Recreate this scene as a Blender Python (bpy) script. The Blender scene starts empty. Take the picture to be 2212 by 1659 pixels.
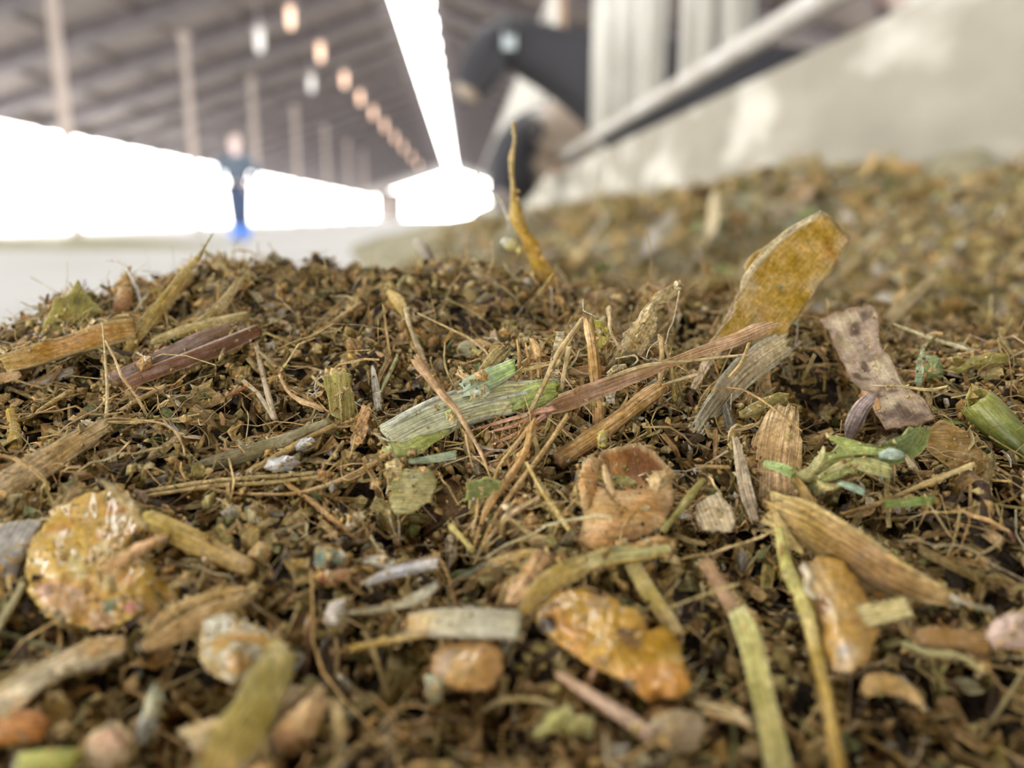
import bpy, bmesh, math, random
import numpy as np
from mathutils import Vector, Matrix

# ------------------------------------------------------------------ camera, sky, exposure
D2R = math.pi / 180
FPX, CX, CY = 1720.0, 1106.0, 829.5
PITCH, YAW = 11.92 * D2R, 3.45 * D2R
CAM = np.array([0.0, 0.0, 0.41])
FWD = np.array([math.sin(YAW) * math.cos(PITCH), math.cos(YAW) * math.cos(PITCH), -math.sin(PITCH)])
RIGHT = np.array([math.cos(YAW), -math.sin(YAW), 0.0])
UP = np.array([math.sin(YAW) * math.sin(PITCH), math.cos(YAW) * math.sin(PITCH), math.cos(PITCH)])
FOCUS = 0.086

scene = bpy.context.scene
cam_data = bpy.data.cameras.new('camera')
cam = bpy.data.objects.new('camera', cam_data)
scene.collection.objects.link(cam)
cam.matrix_world = Matrix(((RIGHT[0], UP[0], -FWD[0], CAM[0]), (RIGHT[1], UP[1], -FWD[1], CAM[1]),
                           (RIGHT[2], UP[2], -FWD[2], CAM[2]), (0, 0, 0, 1)))
cam_data.sensor_width = 36.0
cam_data.lens = FPX / 2212 * 36.0
cam_data.clip_start = 0.002
cam_data.clip_end = 800
cam_data.dof.use_dof = True
cam_data.dof.focus_distance = FOCUS
cam_data.dof.aperture_fstop = cam_data.lens / 1.75
scene.camera = cam

SKY = 13.5
world = bpy.data.worlds.new('overcast_sky')
scene.world = world
world.use_nodes = True
wn = world.node_tree
wn.nodes.clear()
wo = wn.nodes.new('ShaderNodeOutputWorld')
wb = wn.nodes.new('ShaderNodeBackground')
wb.inputs['Color'].default_value = (1.0, 0.982, 0.945, 1)
wb.inputs['Strength'].default_value = SKY
wn.links.new(wb.outputs[0], wo.inputs[0])

def portal(loc, rot, sx, sy):
    l = bpy.data.lights.new('sky_portal', 'AREA')
    l.shape = 'RECTANGLE'; l.size = sx; l.size_y = sy
    l.cycles.is_portal = True
    o = bpy.data.objects.new('sky_portal', l)
    scene.collection.objects.link(o)
    o.location = loc; o.rotation_euler = rot
    return o
portal((-1.35, 18, 6.40), (0, 0, 0), 1.2, 62)
portal((-12.0, 18, 1.55), (0, -math.pi / 2, 0), 3.1, 62)

scene.view_settings.view_transform = 'Standard'
scene.view_settings.look = 'None'
scene.view_settings.exposure = 0.0
scene.view_settings.gamma = 1.0
scene.view_settings.use_curve_mapping = False
scene.cycles.max_bounces = 10
scene.cycles.diffuse_bounces = 6
scene.cycles.transparent_max_bounces = 4

# ------------------------------------------------------------------ helpers
RNG = np.random.default_rng(7)
COL = scene.collection

def lin(c):
    c = np.asarray(c, float) / 255.0
    return np.where(c <= 0.04045, c / 12.92, ((c + 0.055) / 1.055) ** 2.4)
GAIN = 2.15
def C(r, g, b):
    c = lin((r, g, b)) * GAIN
    return c * min(1.0, 0.70 / c.max())

def _hash(ix, iy, iz, seed):
    h = (ix.astype(np.uint32) * np.uint32(374761393) + iy.astype(np.uint32) * np.uint32(668265263)
         + iz.astype(np.uint32) * np.uint32(2246822519) + np.uint32(seed * 3266489 + 12345))
    h = (h ^ (h >> np.uint32(13))) * np.uint32(1274126177)
    h = h ^ (h >> np.uint32(16))
    return h.astype(np.float64) / 4294967295.0 * 2 - 1
def vnoise(P, seed=0):
    P = np.asarray(P, float)
    i = np.floor(P).astype(np.int64); f = P - i
    f = f * f * (3 - 2 * f)
    out = 0
    for dx in (0, 1):
        wx = f[..., 0] if dx else 1 - f[..., 0]
        for dy in (0, 1):
            wy = f[..., 1] if dy else 1 - f[..., 1]
            for dz in (0, 1):
                wz = f[..., 2] if dz else 1 - f[..., 2]
                out = out + wx * wy * wz * _hash(i[..., 0] + dx, i[..., 1] + dy, i[..., 2] + dz, seed)
    return out
def fbm(P, seed=0, octv=3):
    a, s, t = 1.0, 0, np.asarray(P, float)
    for k in range(octv):
        s = s + a * vnoise(t, seed + k); a *= 0.5; t = t * 2.03
    return s
def sstep(a, b, x):
    t = np.clip((x - a) / (b - a), 0, 1)
    return t * t * (3 - 2 * t)

def ray(u, v):
    u = np.asarray(u, float); v = np.asarray(v, float)
    return (FWD + RIGHT * ((u - CX) / FPX)[..., None] + UP * ((CY - v) / FPX)[..., None])
def P3(u, v, s):
    return CAM + ray(u, v) * np.asarray(s, float)[..., None]
def project(P):
    d = P - CAM
    s = d @ FWD
    return CX + FPX * (d @ RIGHT) / s, CY - FPX * (d @ UP) / s, s

# ---- height of the feed heap (metres, world z)
_ctl = []
for v, s in ((1800, .0445), (1659, .052), (1530, .0565), (1400, .061), (1200, .069), (1050, .077), (900, .0865), (800, .0945)):
    for u in (-350, 100, 600, 1106, 1600, 2100, 2560):
        _ctl.append((u, v, s * (1 + (0.03 if u > 1500 else 0))))
_ctl += [(-250, 860, .098), (0, 760, .101), (150, 680, .110), (350, 640, .117), (600, 575, .127), (800, 585, .129), (1000, 600, .128),
         (1200, 640, .124), (1500, 680, .119), (1800, 715, .116), (2000, 735, .114), (2212, 765, .111), (2500, 800, .108),
         (300, 720, .107), (700, 700, .108), (1100, 700, .109), (1500, 740, .106), (1900, 770, .104)]
_c = np.array(_ctl)
_cp = P3(_c[:, 0], _c[:, 1], _c[:, 2])
_extra = np.array([(-.16, .10, .34), (-.12, .17, .345), (-.05, .18, .376), (0, .185, .382), (.06, .18, .384), (.12, .17, .386), (.18, .14, .386),
                   (0, .24, .365), (.1, .24, .375), (-.1, .24, .33), (.2, .22, .381),
                   (-.15, -.05, .33), (0, -.06, .36), (.15, -.05, .36), (-.15, .03, .335), (.18, .04, .375)])
_rp = np.vstack([_cp, _extra])
_X = _rp[:, :2] * 10
def _phi(r):
    return r ** 2 * np.log(r + 1e-9)
_n = len(_X)
_A = np.zeros((_n + 3, _n + 3))
_A[:_n, :_n] = _phi(np.linalg.norm(_X[:, None] - _X[None], axis=2)) + np.eye(_n) * 2e-3
_A[:_n, _n] = 1; _A[:_n, _n + 1:] = _X; _A[_n, :_n] = 1; _A[_n + 1:, :_n] = _X.T
_w = np.linalg.solve(_A, np.concatenate([_rp[:, 2], np.zeros(3)]))
def mound(x, y):
    x = np.asarray(x, float); y = np.asarray(y, float)
    sh = x.shape
    q = np.stack([x.ravel(), y.ravel()], 1) * 10
    out = np.empty(len(q))
    for a in range(0, len(q), 20000):
        b = q[a:a + 20000]
        out[a:a + 20000] = _phi(np.linalg.norm(b[:, None] - _X[None], axis=2)) @ _w[:_n] + _w[_n] + b @ _w[_n + 1:]
    return out.reshape(sh)
_wx = np.array([-.50, -.45, -.25, -.1, 0, .15, .3, .45, .63, .9])
_wz = np.array([-.43, -.41, -.25, -.115, -.065, -.035, -.012, .02, .05, .06]) + .41
def windrow(x, y, rough=True):
    k = 1 / (1 + 2.6 * sstep(2.5, 13, y))
    xx = np.where(x < 0, x * k, x)
    z = np.interp(xx, _wx, _wz)
    if rough:
        q = np.stack([x, y, np.zeros_like(x)], -1)
        a = sstep(.12, .8, y)
        z = z + (fbm(q * 6, 11, 3) * .040 + fbm(q * 32, 17, 2) * .008) * a * sstep(-.005, .06, z)
    return z
_holes = [(1790, 880, .0065, .010), (640, 880, .005, .006), (930, 860, .005, .005), (1560, 790, .004, .008), (760, 1050, .0045, .003), (960, 1180, .004, .004),
          (1480, 1440, .004, .003), (380, 1560, .004, .003), (760, 1320, .0025, .002), (1950, 1480, .004, .003), (1900, 1120, .004, .003), (120, 1350, .003, .003)]
def H(x, y, rough=True):
    x = np.asarray(x, float); y = np.asarray(y, float)
    r = np.hypot(x * .85, y - .07)
    w = sstep(.27, .15, r)
    zm = mound(x, y) if np.any(w > 0) else 0
    if rough:
        q = np.stack([x, y, np.zeros_like(x)], -1)
        zm = zm + fbm(q * 160, 3, 3) * .0011
        zm = zm - .0042 * np.clip(fbm(q * 75, 41, 2) - .02, 0, .8)
        for hx, hy, hr, hd in _HP:
            zm = zm - hd * np.exp(-((x - hx) ** 2 + (y - hy) ** 2) / (2 * (hr * .5) ** 2))
    return w * zm + (1 - w) * windrow(x, y, rough)
_HP = []
def hit(u, v, rough=False, smax=20.0):
    u = np.atleast_1d(np.asarray(u, float)); v = np.atleast_1d(np.asarray(v, float))
    ss = np.geomspace(.036, smax, 420)
    R = ray(u, v)
    P = CAM + R[:, None, :] * ss[None, :, None]
    d = P[..., 2] - H(P[..., 0], P[..., 1], rough)
    below = d < 0
    i = np.argmax(below, 1)
    ok = below.any(1)
    i = np.clip(i, 1, None)
    r_ = np.arange(len(u))
    d0, d1 = d[r_, i - 1], d[r_, i]
    s = ss[i - 1] + (ss[i] - ss[i - 1]) * d0 / (d0 - d1 + 1e-12)
    return np.where(ok, s, np.nan)
_hs = hit([h[0] for h in _holes], [h[1] for h in _holes])
for (u_, v_, r_, d_), s_ in zip(_holes, _hs):
    p_ = P3(np.array(u_), np.array(v_), np.array(s_))
    _HP.append((p_[0], p_[1], r_ * 1.6, d_))

# ---- meshes
def mk_mesh(name, V, faces, col=None, fib=None, mat=None, smooth=True):
    me = bpy.data.meshes.new(name)
    V = np.asarray(V, float)
    me.vertices.add(len(V)); me.vertices.foreach_set('co', V.ravel().astype(np.float32))
    fl = [np.asarray(f, np.int32) for f in faces if len(f)]
    tot = np.concatenate([np.full(len(f), f.shape[1], np.int32) for f in fl])
    idx = np.concatenate([f.ravel() for f in fl])
    me.loops.add(len(idx)); me.loops.foreach_set('vertex_index', idx)
    me.polygons.add(len(tot))
    me.polygons.foreach_set('loop_start', np.concatenate([[0], np.cumsum(tot)[:-1]]).astype(np.int32))
    me.polygons.foreach_set('use_smooth', np.full(len(tot), bool(smooth)))
    if col is not None:
        a = me.attributes.new('Col', 'FLOAT_COLOR', 'POINT')
        c4 = np.ones((len(V), 4), np.float32); c4[:, :3] = col
        a.data.foreach_set('color', c4.ravel())
    if fib is not None:
        a = me.attributes.new('fib', 'FLOAT_VECTOR', 'POINT')
        a.data.foreach_set('vector', np.asarray(fib, np.float32).ravel())
    me.update(calc_edges=True)
    me.validate()
    if mat is not None:
        me.materials.append(mat)
    return me
def tag(o, label=None, cat=None, group=None, kind=None):
    if label: o['label'] = label
    if cat: o['category'] = cat
    if group: o['group'] = group
    if kind: o['kind'] = kind
    return o
def add(name, V, faces, mat, col=None, fib=None, parent=None, smooth=True, origin=None):
    V = np.asarray(V, float)
    if parent is not None:
        org = np.array(parent.matrix_world.translation) if parent.parent is None else np.array(parent.location) + np.array(parent.parent.location)
        off = org
    else:
        off = V.mean(0) if origin is None else np.asarray(origin, float)
        if origin is None:
            off = np.array([off[0], off[1], V[:, 2].min()])
    o = bpy.data.objects.new(name, mk_mesh(name, V - off, faces, col, fib, mat, smooth))
    COL.objects.link(o)
    if parent is not None:
        o.parent = parent
    else:
        o.location = off
    return o
def empty(name, loc):
    o = bpy.data.objects.new(name, None); COL.objects.link(o)
    o.location = loc; o.empty_display_size = .01
    bpy.context.view_layer.update()
    return o
def box(lo, hi):
    (a, b, c), (d, e, f) = lo, hi
    V = np.array([(a, b, c), (d, b, c), (d, e, c), (a, e, c), (a, b, f), (d, b, f), (d, e, f), (a, e, f)], float)
    return V, np.array([(0, 3, 2, 1), (4, 5, 6, 7), (0, 1, 5, 4), (1, 2, 6, 5), (2, 3, 7, 6), (3, 0, 4, 7)])
def merge(parts):
    Vs, Fs, n = [], {}, 0
    for V, faces in parts:
        if isinstance(faces, np.ndarray): faces = [faces]
        for f in faces:
            Fs.setdefault(f.shape[1], []).append(np.asarray(f) + n)
        Vs.append(V); n += len(V)
    return np.vstack(Vs), [np.vstack(x) for x in Fs.values()]
def tube(path, rad, M=8, flat=1.0):
    P = np.asarray(path, float); N = len(P)
    rad = np.broadcast_to(np.asarray(rad, float), (N,))
    T = np.gradient(P, axis=0); T /= np.linalg.norm(T, axis=1)[:, None] + 1e-12
    ref = np.array([0, 0, 1.0]) if abs(T[:, 2]).mean() < .8 else np.array([1.0, 0, 0])
    S = np.cross(T, ref); S /= np.linalg.norm(S, axis=1)[:, None] + 1e-12
    B = np.cross(S, T)
    th = np.arange(M) / M * 2 * np.pi
    V = P[:, None] + rad[:, None, None] * (np.cos(th)[None, :, None] * S[:, None] + flat * np.sin(th)[None, :, None] * B[:, None])
    V = V.reshape(-1, 3)
    i, j = np.meshgrid(np.arange(N - 1), np.arange(M), indexing='ij')
    a = (i * M + j).ravel(); b = (i * M + (j + 1) % M).ravel()
    Q = np.stack([a, b, b + M, a + M], 1)
    V = np.vstack([V, P[0], P[-1]])
    k = np.arange(M); n = N * M
    t0 = np.stack([np.full(M, n), (k + 1) % M, k], 1)
    t1 = np.stack([np.full(M, n + 1), (N - 1) * M + k, (N - 1) * M + (k + 1) % M], 1)
    return V, [Q, np.vstack([t0, t1])]

# ---- materials
def mat_base(name):
    m = bpy.data.materials.new(name); m.use_nodes = True
    nt = m.node_tree; b = nt.nodes['Principled BSDF']
    return m, nt, b
def N_(nt, t, **kw):
    n = nt.nodes.new(t)
    for k, v in kw.items():
        if k in n.inputs: n.inputs[k].default_value = v
        else: setattr(n, k, v)
    return n
def plant_mat(name, rough=.6, transl=.18, streak=.55, speck=.5, bump=.35, spec=.35, coat=0.0, fx=5200., fy=420., sat=(1.10, .84)):
    m, nt, b = mat_base(name)
    L = nt.links.new
    ac = N_(nt, 'ShaderNodeAttribute', attribute_name='Col')
    af = N_(nt, 'ShaderNodeAttribute', attribute_name='fib')
    mp = N_(nt, 'ShaderNodeMapping'); mp.inputs['Scale'].default_value = (fx, fy, 1)
    L(af.outputs['Vector'], mp.inputs['Vector'])
    n1 = N_(nt, 'ShaderNodeTexNoise', Scale=1.0, Detail=3.0, Roughness=.6); L(mp.outputs[0], n1.inputs['Vector'])
    geo = N_(nt, 'ShaderNodeNewGeometry')
    n2 = N_(nt, 'ShaderNodeTexNoise', Scale=1900.0, Detail=4.0, Roughness=.65); L(geo.outputs['Position'], n2.inputs['Vector'])
    n3 = N_(nt, 'ShaderNodeTexNoise', Scale=420.0, Detail=3.0, Roughness=.6); L(geo.outputs['Position'], n3.inputs['Vector'])
    def rng(src, lo, hi, a=.3, c=.7):
        r = N_(nt, 'ShaderNodeMapRange'); r.inputs['From Min'].default_value = a; r.inputs['From Max'].default_value = c
        r.inputs['To Min'].default_value = lo; r.inputs['To Max'].default_value = hi
        L(src, r.inputs['Value']); return r.outputs[0]
    m1 = N_(nt, 'ShaderNodeMath', operation='MULTIPLY'); L(rng(n1.outputs[0], 1 - streak, 1 + streak * .75), m1.inputs[0]); L(rng(n2.outputs[0], 1 - speck, 1 + speck * .7), m1.inputs[1])
    m2 = N_(nt, 'ShaderNodeMath', operation='MULTIPLY'); L(m1.outputs[0], m2.inputs[0]); L(rng(n3.outputs[0], .72, 1.22), m2.inputs[1])
    vm = N_(nt, 'ShaderNodeVectorMath', operation='SCALE'); L(ac.outputs['Color'], vm.inputs[0]); L(m2.outputs[0], vm.inputs['Scale'])
    hs = N_(nt, 'ShaderNodeHueSaturation'); L(vm.outputs[0], hs.inputs['Color'])
    L(rng(n3.outputs[0], *sat), hs.inputs['Saturation'])
    L(hs.outputs[0], b.inputs['Base Color'])
    b.inputs['Roughness'].default_value = rough
    b.inputs['Specular IOR Level'].default_value = spec
    if coat: b.inputs['Coat Weight'].default_value = coat; b.inputs['Coat Roughness'].default_value = .1
    ad = N_(nt, 'ShaderNodeMath', operation='ADD'); L(n1.outputs[0], ad.inputs[0]); L(n2.outputs[0], ad.inputs[1])
    bp = N_(nt, 'ShaderNodeBump', Strength=bump, Distance=.00035); L(ad.outputs[0], bp.inputs['Height']); L(bp.outputs[0], b.inputs['Normal'])
    if transl > 0:
        tr = N_(nt, 'ShaderNodeBsdfTranslucent'); L(hs.outputs[0], tr.inputs['Color'])
        mx = N_(nt, 'ShaderNodeMixShader'); mx.inputs[0].default_value = transl
        out = nt.nodes['Material Output']
        L(b.outputs[0], mx.inputs[1]); L(tr.outputs[0], mx.inputs[2]); L(mx.outputs[0], out.inputs['Surface'])
    return m
M_FIB = plant_mat('dry_plant_fibre', streak=.45, speck=.4)
M_LEAF = plant_mat('dry_leaf', rough=.5, transl=.3, streak=.4, speck=.38)
M_STEM = plant_mat('ridged_stem', rough=.45, transl=.1, streak=.6, speck=.3, bump=.5, fx=7000., fy=200.)
M_CHAFF = plant_mat('chaff', rough=.7, transl=.12, streak=.5, speck=.6, spec=.25)
M_CORN = plant_mat('cracked_corn', rough=.3, transl=.2, streak=.08, speck=.32, bump=.5, spec=.6, coat=.75, sat=(1.08, .90))
M_HUSK = plant_mat('papery_husk', rough=.65, transl=.2, streak=.22, speck=.32, bump=.3)
M_WOODY = plant_mat('woody_bark', rough=.7, transl=.0, streak=.62, speck=.45, bump=.7, fx=6500., fy=180.)
M_GLOSS = plant_mat('waxy_stem', rough=.3, transl=.05, streak=.4, speck=.3, bump=.2, spec=.5)

def noise_mat(name, c1, c2, scale, rough=.8, stretch=(1, 1, 1), c3=None, scale3=3.0, bump=.2, metallic=0.0, bdist=.01):
    m, nt, b = mat_base(name); L = nt.links.new
    tc = N_(nt, 'ShaderNodeNewGeometry')
    mp = N_(nt, 'ShaderNodeMapping'); mp.inputs['Scale'].default_value = stretch
    L(tc.outputs['Position'], mp.inputs['Vector'])
    n = N_(nt, 'ShaderNodeTexNoise', Scale=scale, Detail=5.0, Roughness=.6); L(mp.outputs[0], n.inputs['Vector'])
    r = N_(nt, 'ShaderNodeValToRGB'); r.color_ramp.elements[0].position = .33; r.color_ramp.elements[1].position = .67
    r.color_ramp.elements[0].color = (*c1, 1); r.color_ramp.elements[1].color = (*c2, 1)
    L(n.outputs[0], r.inputs[0]); colo = r.outputs[0]
    if c3 is not None:
        n3 = N_(nt, 'ShaderNodeTexNoise', Scale=scale3, Detail=3.0); L(mp.outputs[0], n3.inputs['Vector'])
        mr = N_(nt, 'ShaderNodeMapRange'); mr.inputs['From Min'].default_value = .5; mr.inputs['From Max'].default_value = .68; L(n3.outputs[0], mr.inputs['Value'])
        mx = N_(nt, 'ShaderNodeMix', data_type='RGBA'); L(mr.outputs[0], mx.inputs[0]); L(colo, mx.inputs[6]); mx.inputs[7].default_value = (*c3, 1)
        colo = mx.outputs[2]
    L(colo, b.inputs['Base Color'])
    b.inputs['Roughness'].default_value = rough; b.inputs['Metallic'].default_value = metallic
    bp = N_(nt, 'ShaderNodeBump', Strength=bump, Distance=bdist); L(n.outputs[0], bp.inputs['Height']); L(bp.outputs[0], b.inputs['Normal'])
    return m
def plain_mat(name, c, rough=.6, emit=0.0):
    return noise_mat(name, tuple(np.array(c) * .92), tuple(np.minimum(np.array(c) * 1.06, 1)), 14.0, rough)
def attr_mat(name, rough=.7):
    m, nt, b = mat_base(name); L = nt.links.new
    a = N_(nt, 'ShaderNodeAttribute', attribute_name='Col')
    g = N_(nt, 'ShaderNodeNewGeometry'); n = N_(nt, 'ShaderNodeTexNoise', Scale=60.0, Detail=4.0); L(g.outputs['Position'], n.inputs['Vector'])
    mr = N_(nt, 'ShaderNodeMapRange'); mr.inputs['To Min'].default_value = .75; mr.inputs['To Max'].default_value = 1.2; L(n.outputs[0], mr.inputs['Value'])
    vm = N_(nt, 'ShaderNodeVectorMath', operation='SCALE'); L(a.outputs['Color'], vm.inputs[0]); L(mr.outputs[0], vm.inputs['Scale'])
    L(vm.outputs[0], b.inputs['Base Color']); b.inputs['Roughness'].default_value = rough
    return m
# ------------------------------------------------------------------ the barn
M_WOOD = noise_mat('barn_timber', (.144, .120, .108), (.210, .174, .159), 3.0, .8, (1, .4, 1))
M_WOODD = noise_mat('rafter_timber', (.094, .079, .083), (.144, .123, .126), 3.0, .8)
M_POST = noise_mat('post_timber', (.361, .296, .260), (.463, .383, .340), 2.0, .8)
M_CONC = noise_mat('worn_concrete', (.232, .212, .168), (.323, .298, .241), 7.0, .85, (1, .4, 1), (.58, .56, .49), 6.5)
M_FLOOR = noise_mat('alley_concrete', (.404, .401, .390), (.491, .488, .476), .8, .8, c3=(.40, .395, .37), scale3=.35)
M_YARD = noise_mat('pale_yard', (.72, .74, .76), (.82, .83, .84), .3, .9)
M_PEN = noise_mat('pen_floor', (.10, .08, .06), (.20, .16, .12), 1.5, .7)
M_STEEL = noise_mat('galvanised_bar', (.476, .463, .412), (.607, .593, .542), 9.0, .5, (1, 1, .5), bump=.05)
M_WOODB = noise_mat('brown_timber', (.30, .19, .12), (.42, .28, .19), 3.0, .8)
M_PIPE = noise_mat('scuffed_pipe', (.361, .325, .274), (.520, .506, .476), 7.0, .5, (1, 1, 1), bump=.05)

def quad_slab(pts, th):
    A = np.array(pts, float); n = np.cross(A[1] - A[0], A[3] - A[0]); n /= np.linalg.norm(n)
    V = np.vstack([A, A + n * th])
    return V, np.array([(0, 3, 2, 1), (4, 5, 6, 7), (0, 1, 5, 4), (1, 2, 6, 5), (2, 3, 7, 6), (3, 0, 4, 7)])
Z0 = .41
EL, RL, RR, ER = (-12.0, 2.62 + Z0), (-1.92, 5.92 + Z0), (-.80, 5.92 + Z0), (9.6, 2.62 + Z0)
Y0, Y1 = -40.0, 112.0
def slab(name, lo, hi, m, kind='structure'):
    V, F = box(lo, hi); return tag(add(name, V, [F], m, smooth=False), kind=kind)
slab('floor', (-12.2, Y0, -.2), (.63, Y1, 0), M_FLOOR)
slab('floor_pen', (.83, Y0, -.2), (9.8, Y1, -.02), M_PEN)
slab('ground', (-300, -120, -.5), (300, 420, -.205), M_YARD)
slab('wall_right', (.63, -3, -.2), (.83, 60, .288 + Z0), M_CONC)
VL, FL = quad_slab([(EL[0], Y0, EL[1]), (EL[0], Y1, EL[1]), (RL[0], Y1, RL[1]), (RL[0], Y0, RL[1])], -.06)
VR, FR = quad_slab([(RR[0], Y0, RR[1]), (RR[0], Y1, RR[1]), (ER[0], Y1, ER[1]), (ER[0], Y0, ER[1])], -.06)
ceiling_left = tag(add('ceiling_left', VL, [FL], M_WOOD, smooth=False, origin=(0, 0, 0)), kind='structure')
ceiling_right = tag(add('ceiling_right', VR, [FR], M_WOOD, smooth=False, origin=(0, 0, 0)), kind='structure')
# unseen cover added over the ridge slot behind the camera, to block its light
V, F = box((RL[0], Y0, RL[1]), (RR[0], -1.0, RL[1] + .06)); tag(add('ridge_light_blocker', V, [F], M_WOOD, smooth=False), kind='structure')
def beam(a, b, w, h):
    a = np.array(a, float); b = np.array(b, float)
    t = (b - a) / np.linalg.norm(b - a)
    s = np.cross(t, (0, 0, 1.0)); s = s / np.linalg.norm(s) if np.linalg.norm(s) > 1e-6 else np.array([1.0, 0, 0])
    n = np.cross(s, t)
    V = np.array([p + s * w / 2 * i + n * h / 2 * j for p in (a, b) for i, j in ((-1, -1), (1, -1), (1, 1), (-1, 1))])
    return V, np.array([(0, 1, 2, 3), (7, 6, 5, 4), (0, 4, 5, 1), (1, 5, 6, 2), (2, 6, 7, 3), (3, 7, 4, 0)])
def child_copies(name, me, locs, parent):
    for l in locs:
        o = bpy.data.objects.new(name, me); COL.objects.link(o); o.parent = parent; o.location = l
V, F = beam((EL[0], 0, EL[1] - .16), (RL[0], 0, RL[1] - .16), .55, .26)
child_copies('rafter', mk_mesh('rafter', V, [F], mat=M_WOODD, smooth=False), [(0, y, 0) for y in np.arange(4.2, 90, 2.9)], ceiling_left)
V, F = beam((RR[0], 0, RR[1] - .16), (ER[0], 0, ER[1] - .16), .55, .26)
child_copies('rafter', mk_mesh('rafter', V, [F], mat=M_WOODD, smooth=False), [(0, y, 0) for y in np.arange(4.2, 90, 2.9)], ceiling_right)
for par, A, B in ((ceiling_left, EL, RL), (ceiling_right, RR, ER)):
    for t in np.linspace(.04, .96, 7):
        x = A[0] + (B[0] - A[0]) * t; z = A[1] + (B[1] - A[1]) * t - .03
        V, F = box((x - .05, Y0, z - .08), (x + .05, Y1, z)); add('purlin', V, [F], M_WOOD, parent=par, smooth=False)
slab('wall_end', (-11.6, Y1 - .3, 0), (-8.2, Y1, 3.7), M_WOOD)
slab('trim_1', (-12.1, Y0, 2.40 + Z0), (-11.9, Y1, 2.62 + Z0), M_WOOD)

PX = -6.3
_rr = [ray(u, 350.0) for u in (150, 418, 553, 642, 705, 752, 785)]
_py = [PX * d[1] / d[0] for d in _rr]
_ord = ['nearest and leftmost', 'second', 'third', 'fourth', 'fifth', 'sixth', 'seventh']
for i, y in enumerate(_py):
    zt = EL[1] + (PX - EL[0]) * (RL[1] - EL[1]) / (RL[0] - EL[0])
    r = empty('barn_post', (PX, y, 0))
    w = .065
    V, F = box((PX - w, y - w, .08), (PX + w, y + w, zt - .56)); add('shaft', V, [F], M_POST, parent=r, smooth=False)
    V, F = box((PX - .16, y - .16, 0), (PX + .16, y + .16, .08)); add('footing', V, [F], M_CONC, parent=r, smooth=False)
    V, F = box((PX - .10, y - .16, zt - .56), (PX + .10, y + .16, zt - .42)); add('cap_block', V, [F], M_POST, parent=r, smooth=False)
    lab = 'nearest pale timber post, leftmost under the left roof slope' if i == 0 else f'pale timber roof post, {_ord[i]} counting from the left into the barn'
    tag(r, lab, 'post', 'timber posts along the alley')

# glowing lamp shapes under the left slope stand in for lit strut ends
m, nt, b = mat_base('warm_strut_glow'); b.inputs['Base Color'].default_value = (1, .75, .55, 1)
b.inputs['Emission Color'].default_value = (1, .58, .40, 1); b.inputs['Emission Strength'].default_value = 1.7; M_STRUT_GLOW = m
M_TIN = plain_mat('lamp_tin', (.42, .38, .36), .5)
LX, LZ = -4.3, 5.03 + Z0
def lamp(x, y, z, sc, label, group, glow_body):  # lamp shape stands in for a strut end lit from the ridge
    r = empty('strut_glow', (x, y, z))
    prof = [(.02, .34), (.06, .33), (.09, .27), (.17, .20), (.19, .18)]
    M = 16; th = np.arange(M) / M * 2 * np.pi
    V = np.array([(x + rr * sc * math.cos(t), y + rr * sc * math.sin(t), z + zz * sc) for rr, zz in prof for t in th])
    F = [(i * M + j, i * M + (j + 1) % M, (i + 1) * M + (j + 1) % M, (i + 1) * M + j) for i in range(len(prof) - 1) for j in range(M)]
    add('shade', V, [np.array(F)], M_TIN, parent=r)
    V, F = tube([(x, y, z + .2 * sc), (x, y, z + .14 * sc), (x, y, z - .14 * sc), (x, y, z - .26 * sc), (x, y, z - .30 * sc)],
                np.array([.05, .085, .09, .06, .02]) * sc, 12); add('glow_body', V, F, glow_body, parent=r)
    V, F = tube([(x, y, z + .33 * sc), (x, y, z + .75)], .012, 6); add('cord', V, F, M_TIN, parent=r)
    tag(r, label, 'lamp', group)
def on_ray(u, v, y):
    d = ray(u, v); return CAM + d * (y / d[1])
_p = on_ray(627, 34, 20.5)
_row = [_p[1] / k for k in (1.0, .835, .70, .61, .535, .47, .41, .36, .31, .27)]
for i, y in enumerate(_row):
    lab = 'warm glow standing in for a lit strut end nearest the top edge of the photo' if i == 0 else 'warm glow standing in for a lit strut end, number %s in the row running down to the barn end' % ('two three four five six seven eight nine ten'.split()[i - 1])
    lamp(_p[0], y, _p[2], 1.0, lab, 'warm stand-in glows along the roof', M_STRUT_GLOW)
m, nt, b = mat_base('dim_spot_glow'); b.inputs['Base Color'].default_value = (.8, .78, .75, 1)
b.inputs['Emission Color'].default_value = (.9, .82, .80, 1); b.inputs['Emission Strength'].default_value = .42  # dim glow added for the fainter grey spots under the roof
_q = on_ray(560, 82, 18.5); lamp(*_q, 1.0, 'dim greyish stand-in glow left of the brightest warm glow', 'dim stand-in glows', m)
_q = on_ray(672, 178, 23.5); lamp(*_q, .9, 'dim greyish stand-in glow lower down, left of the third warm glow', 'dim stand-in glows', m)

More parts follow.
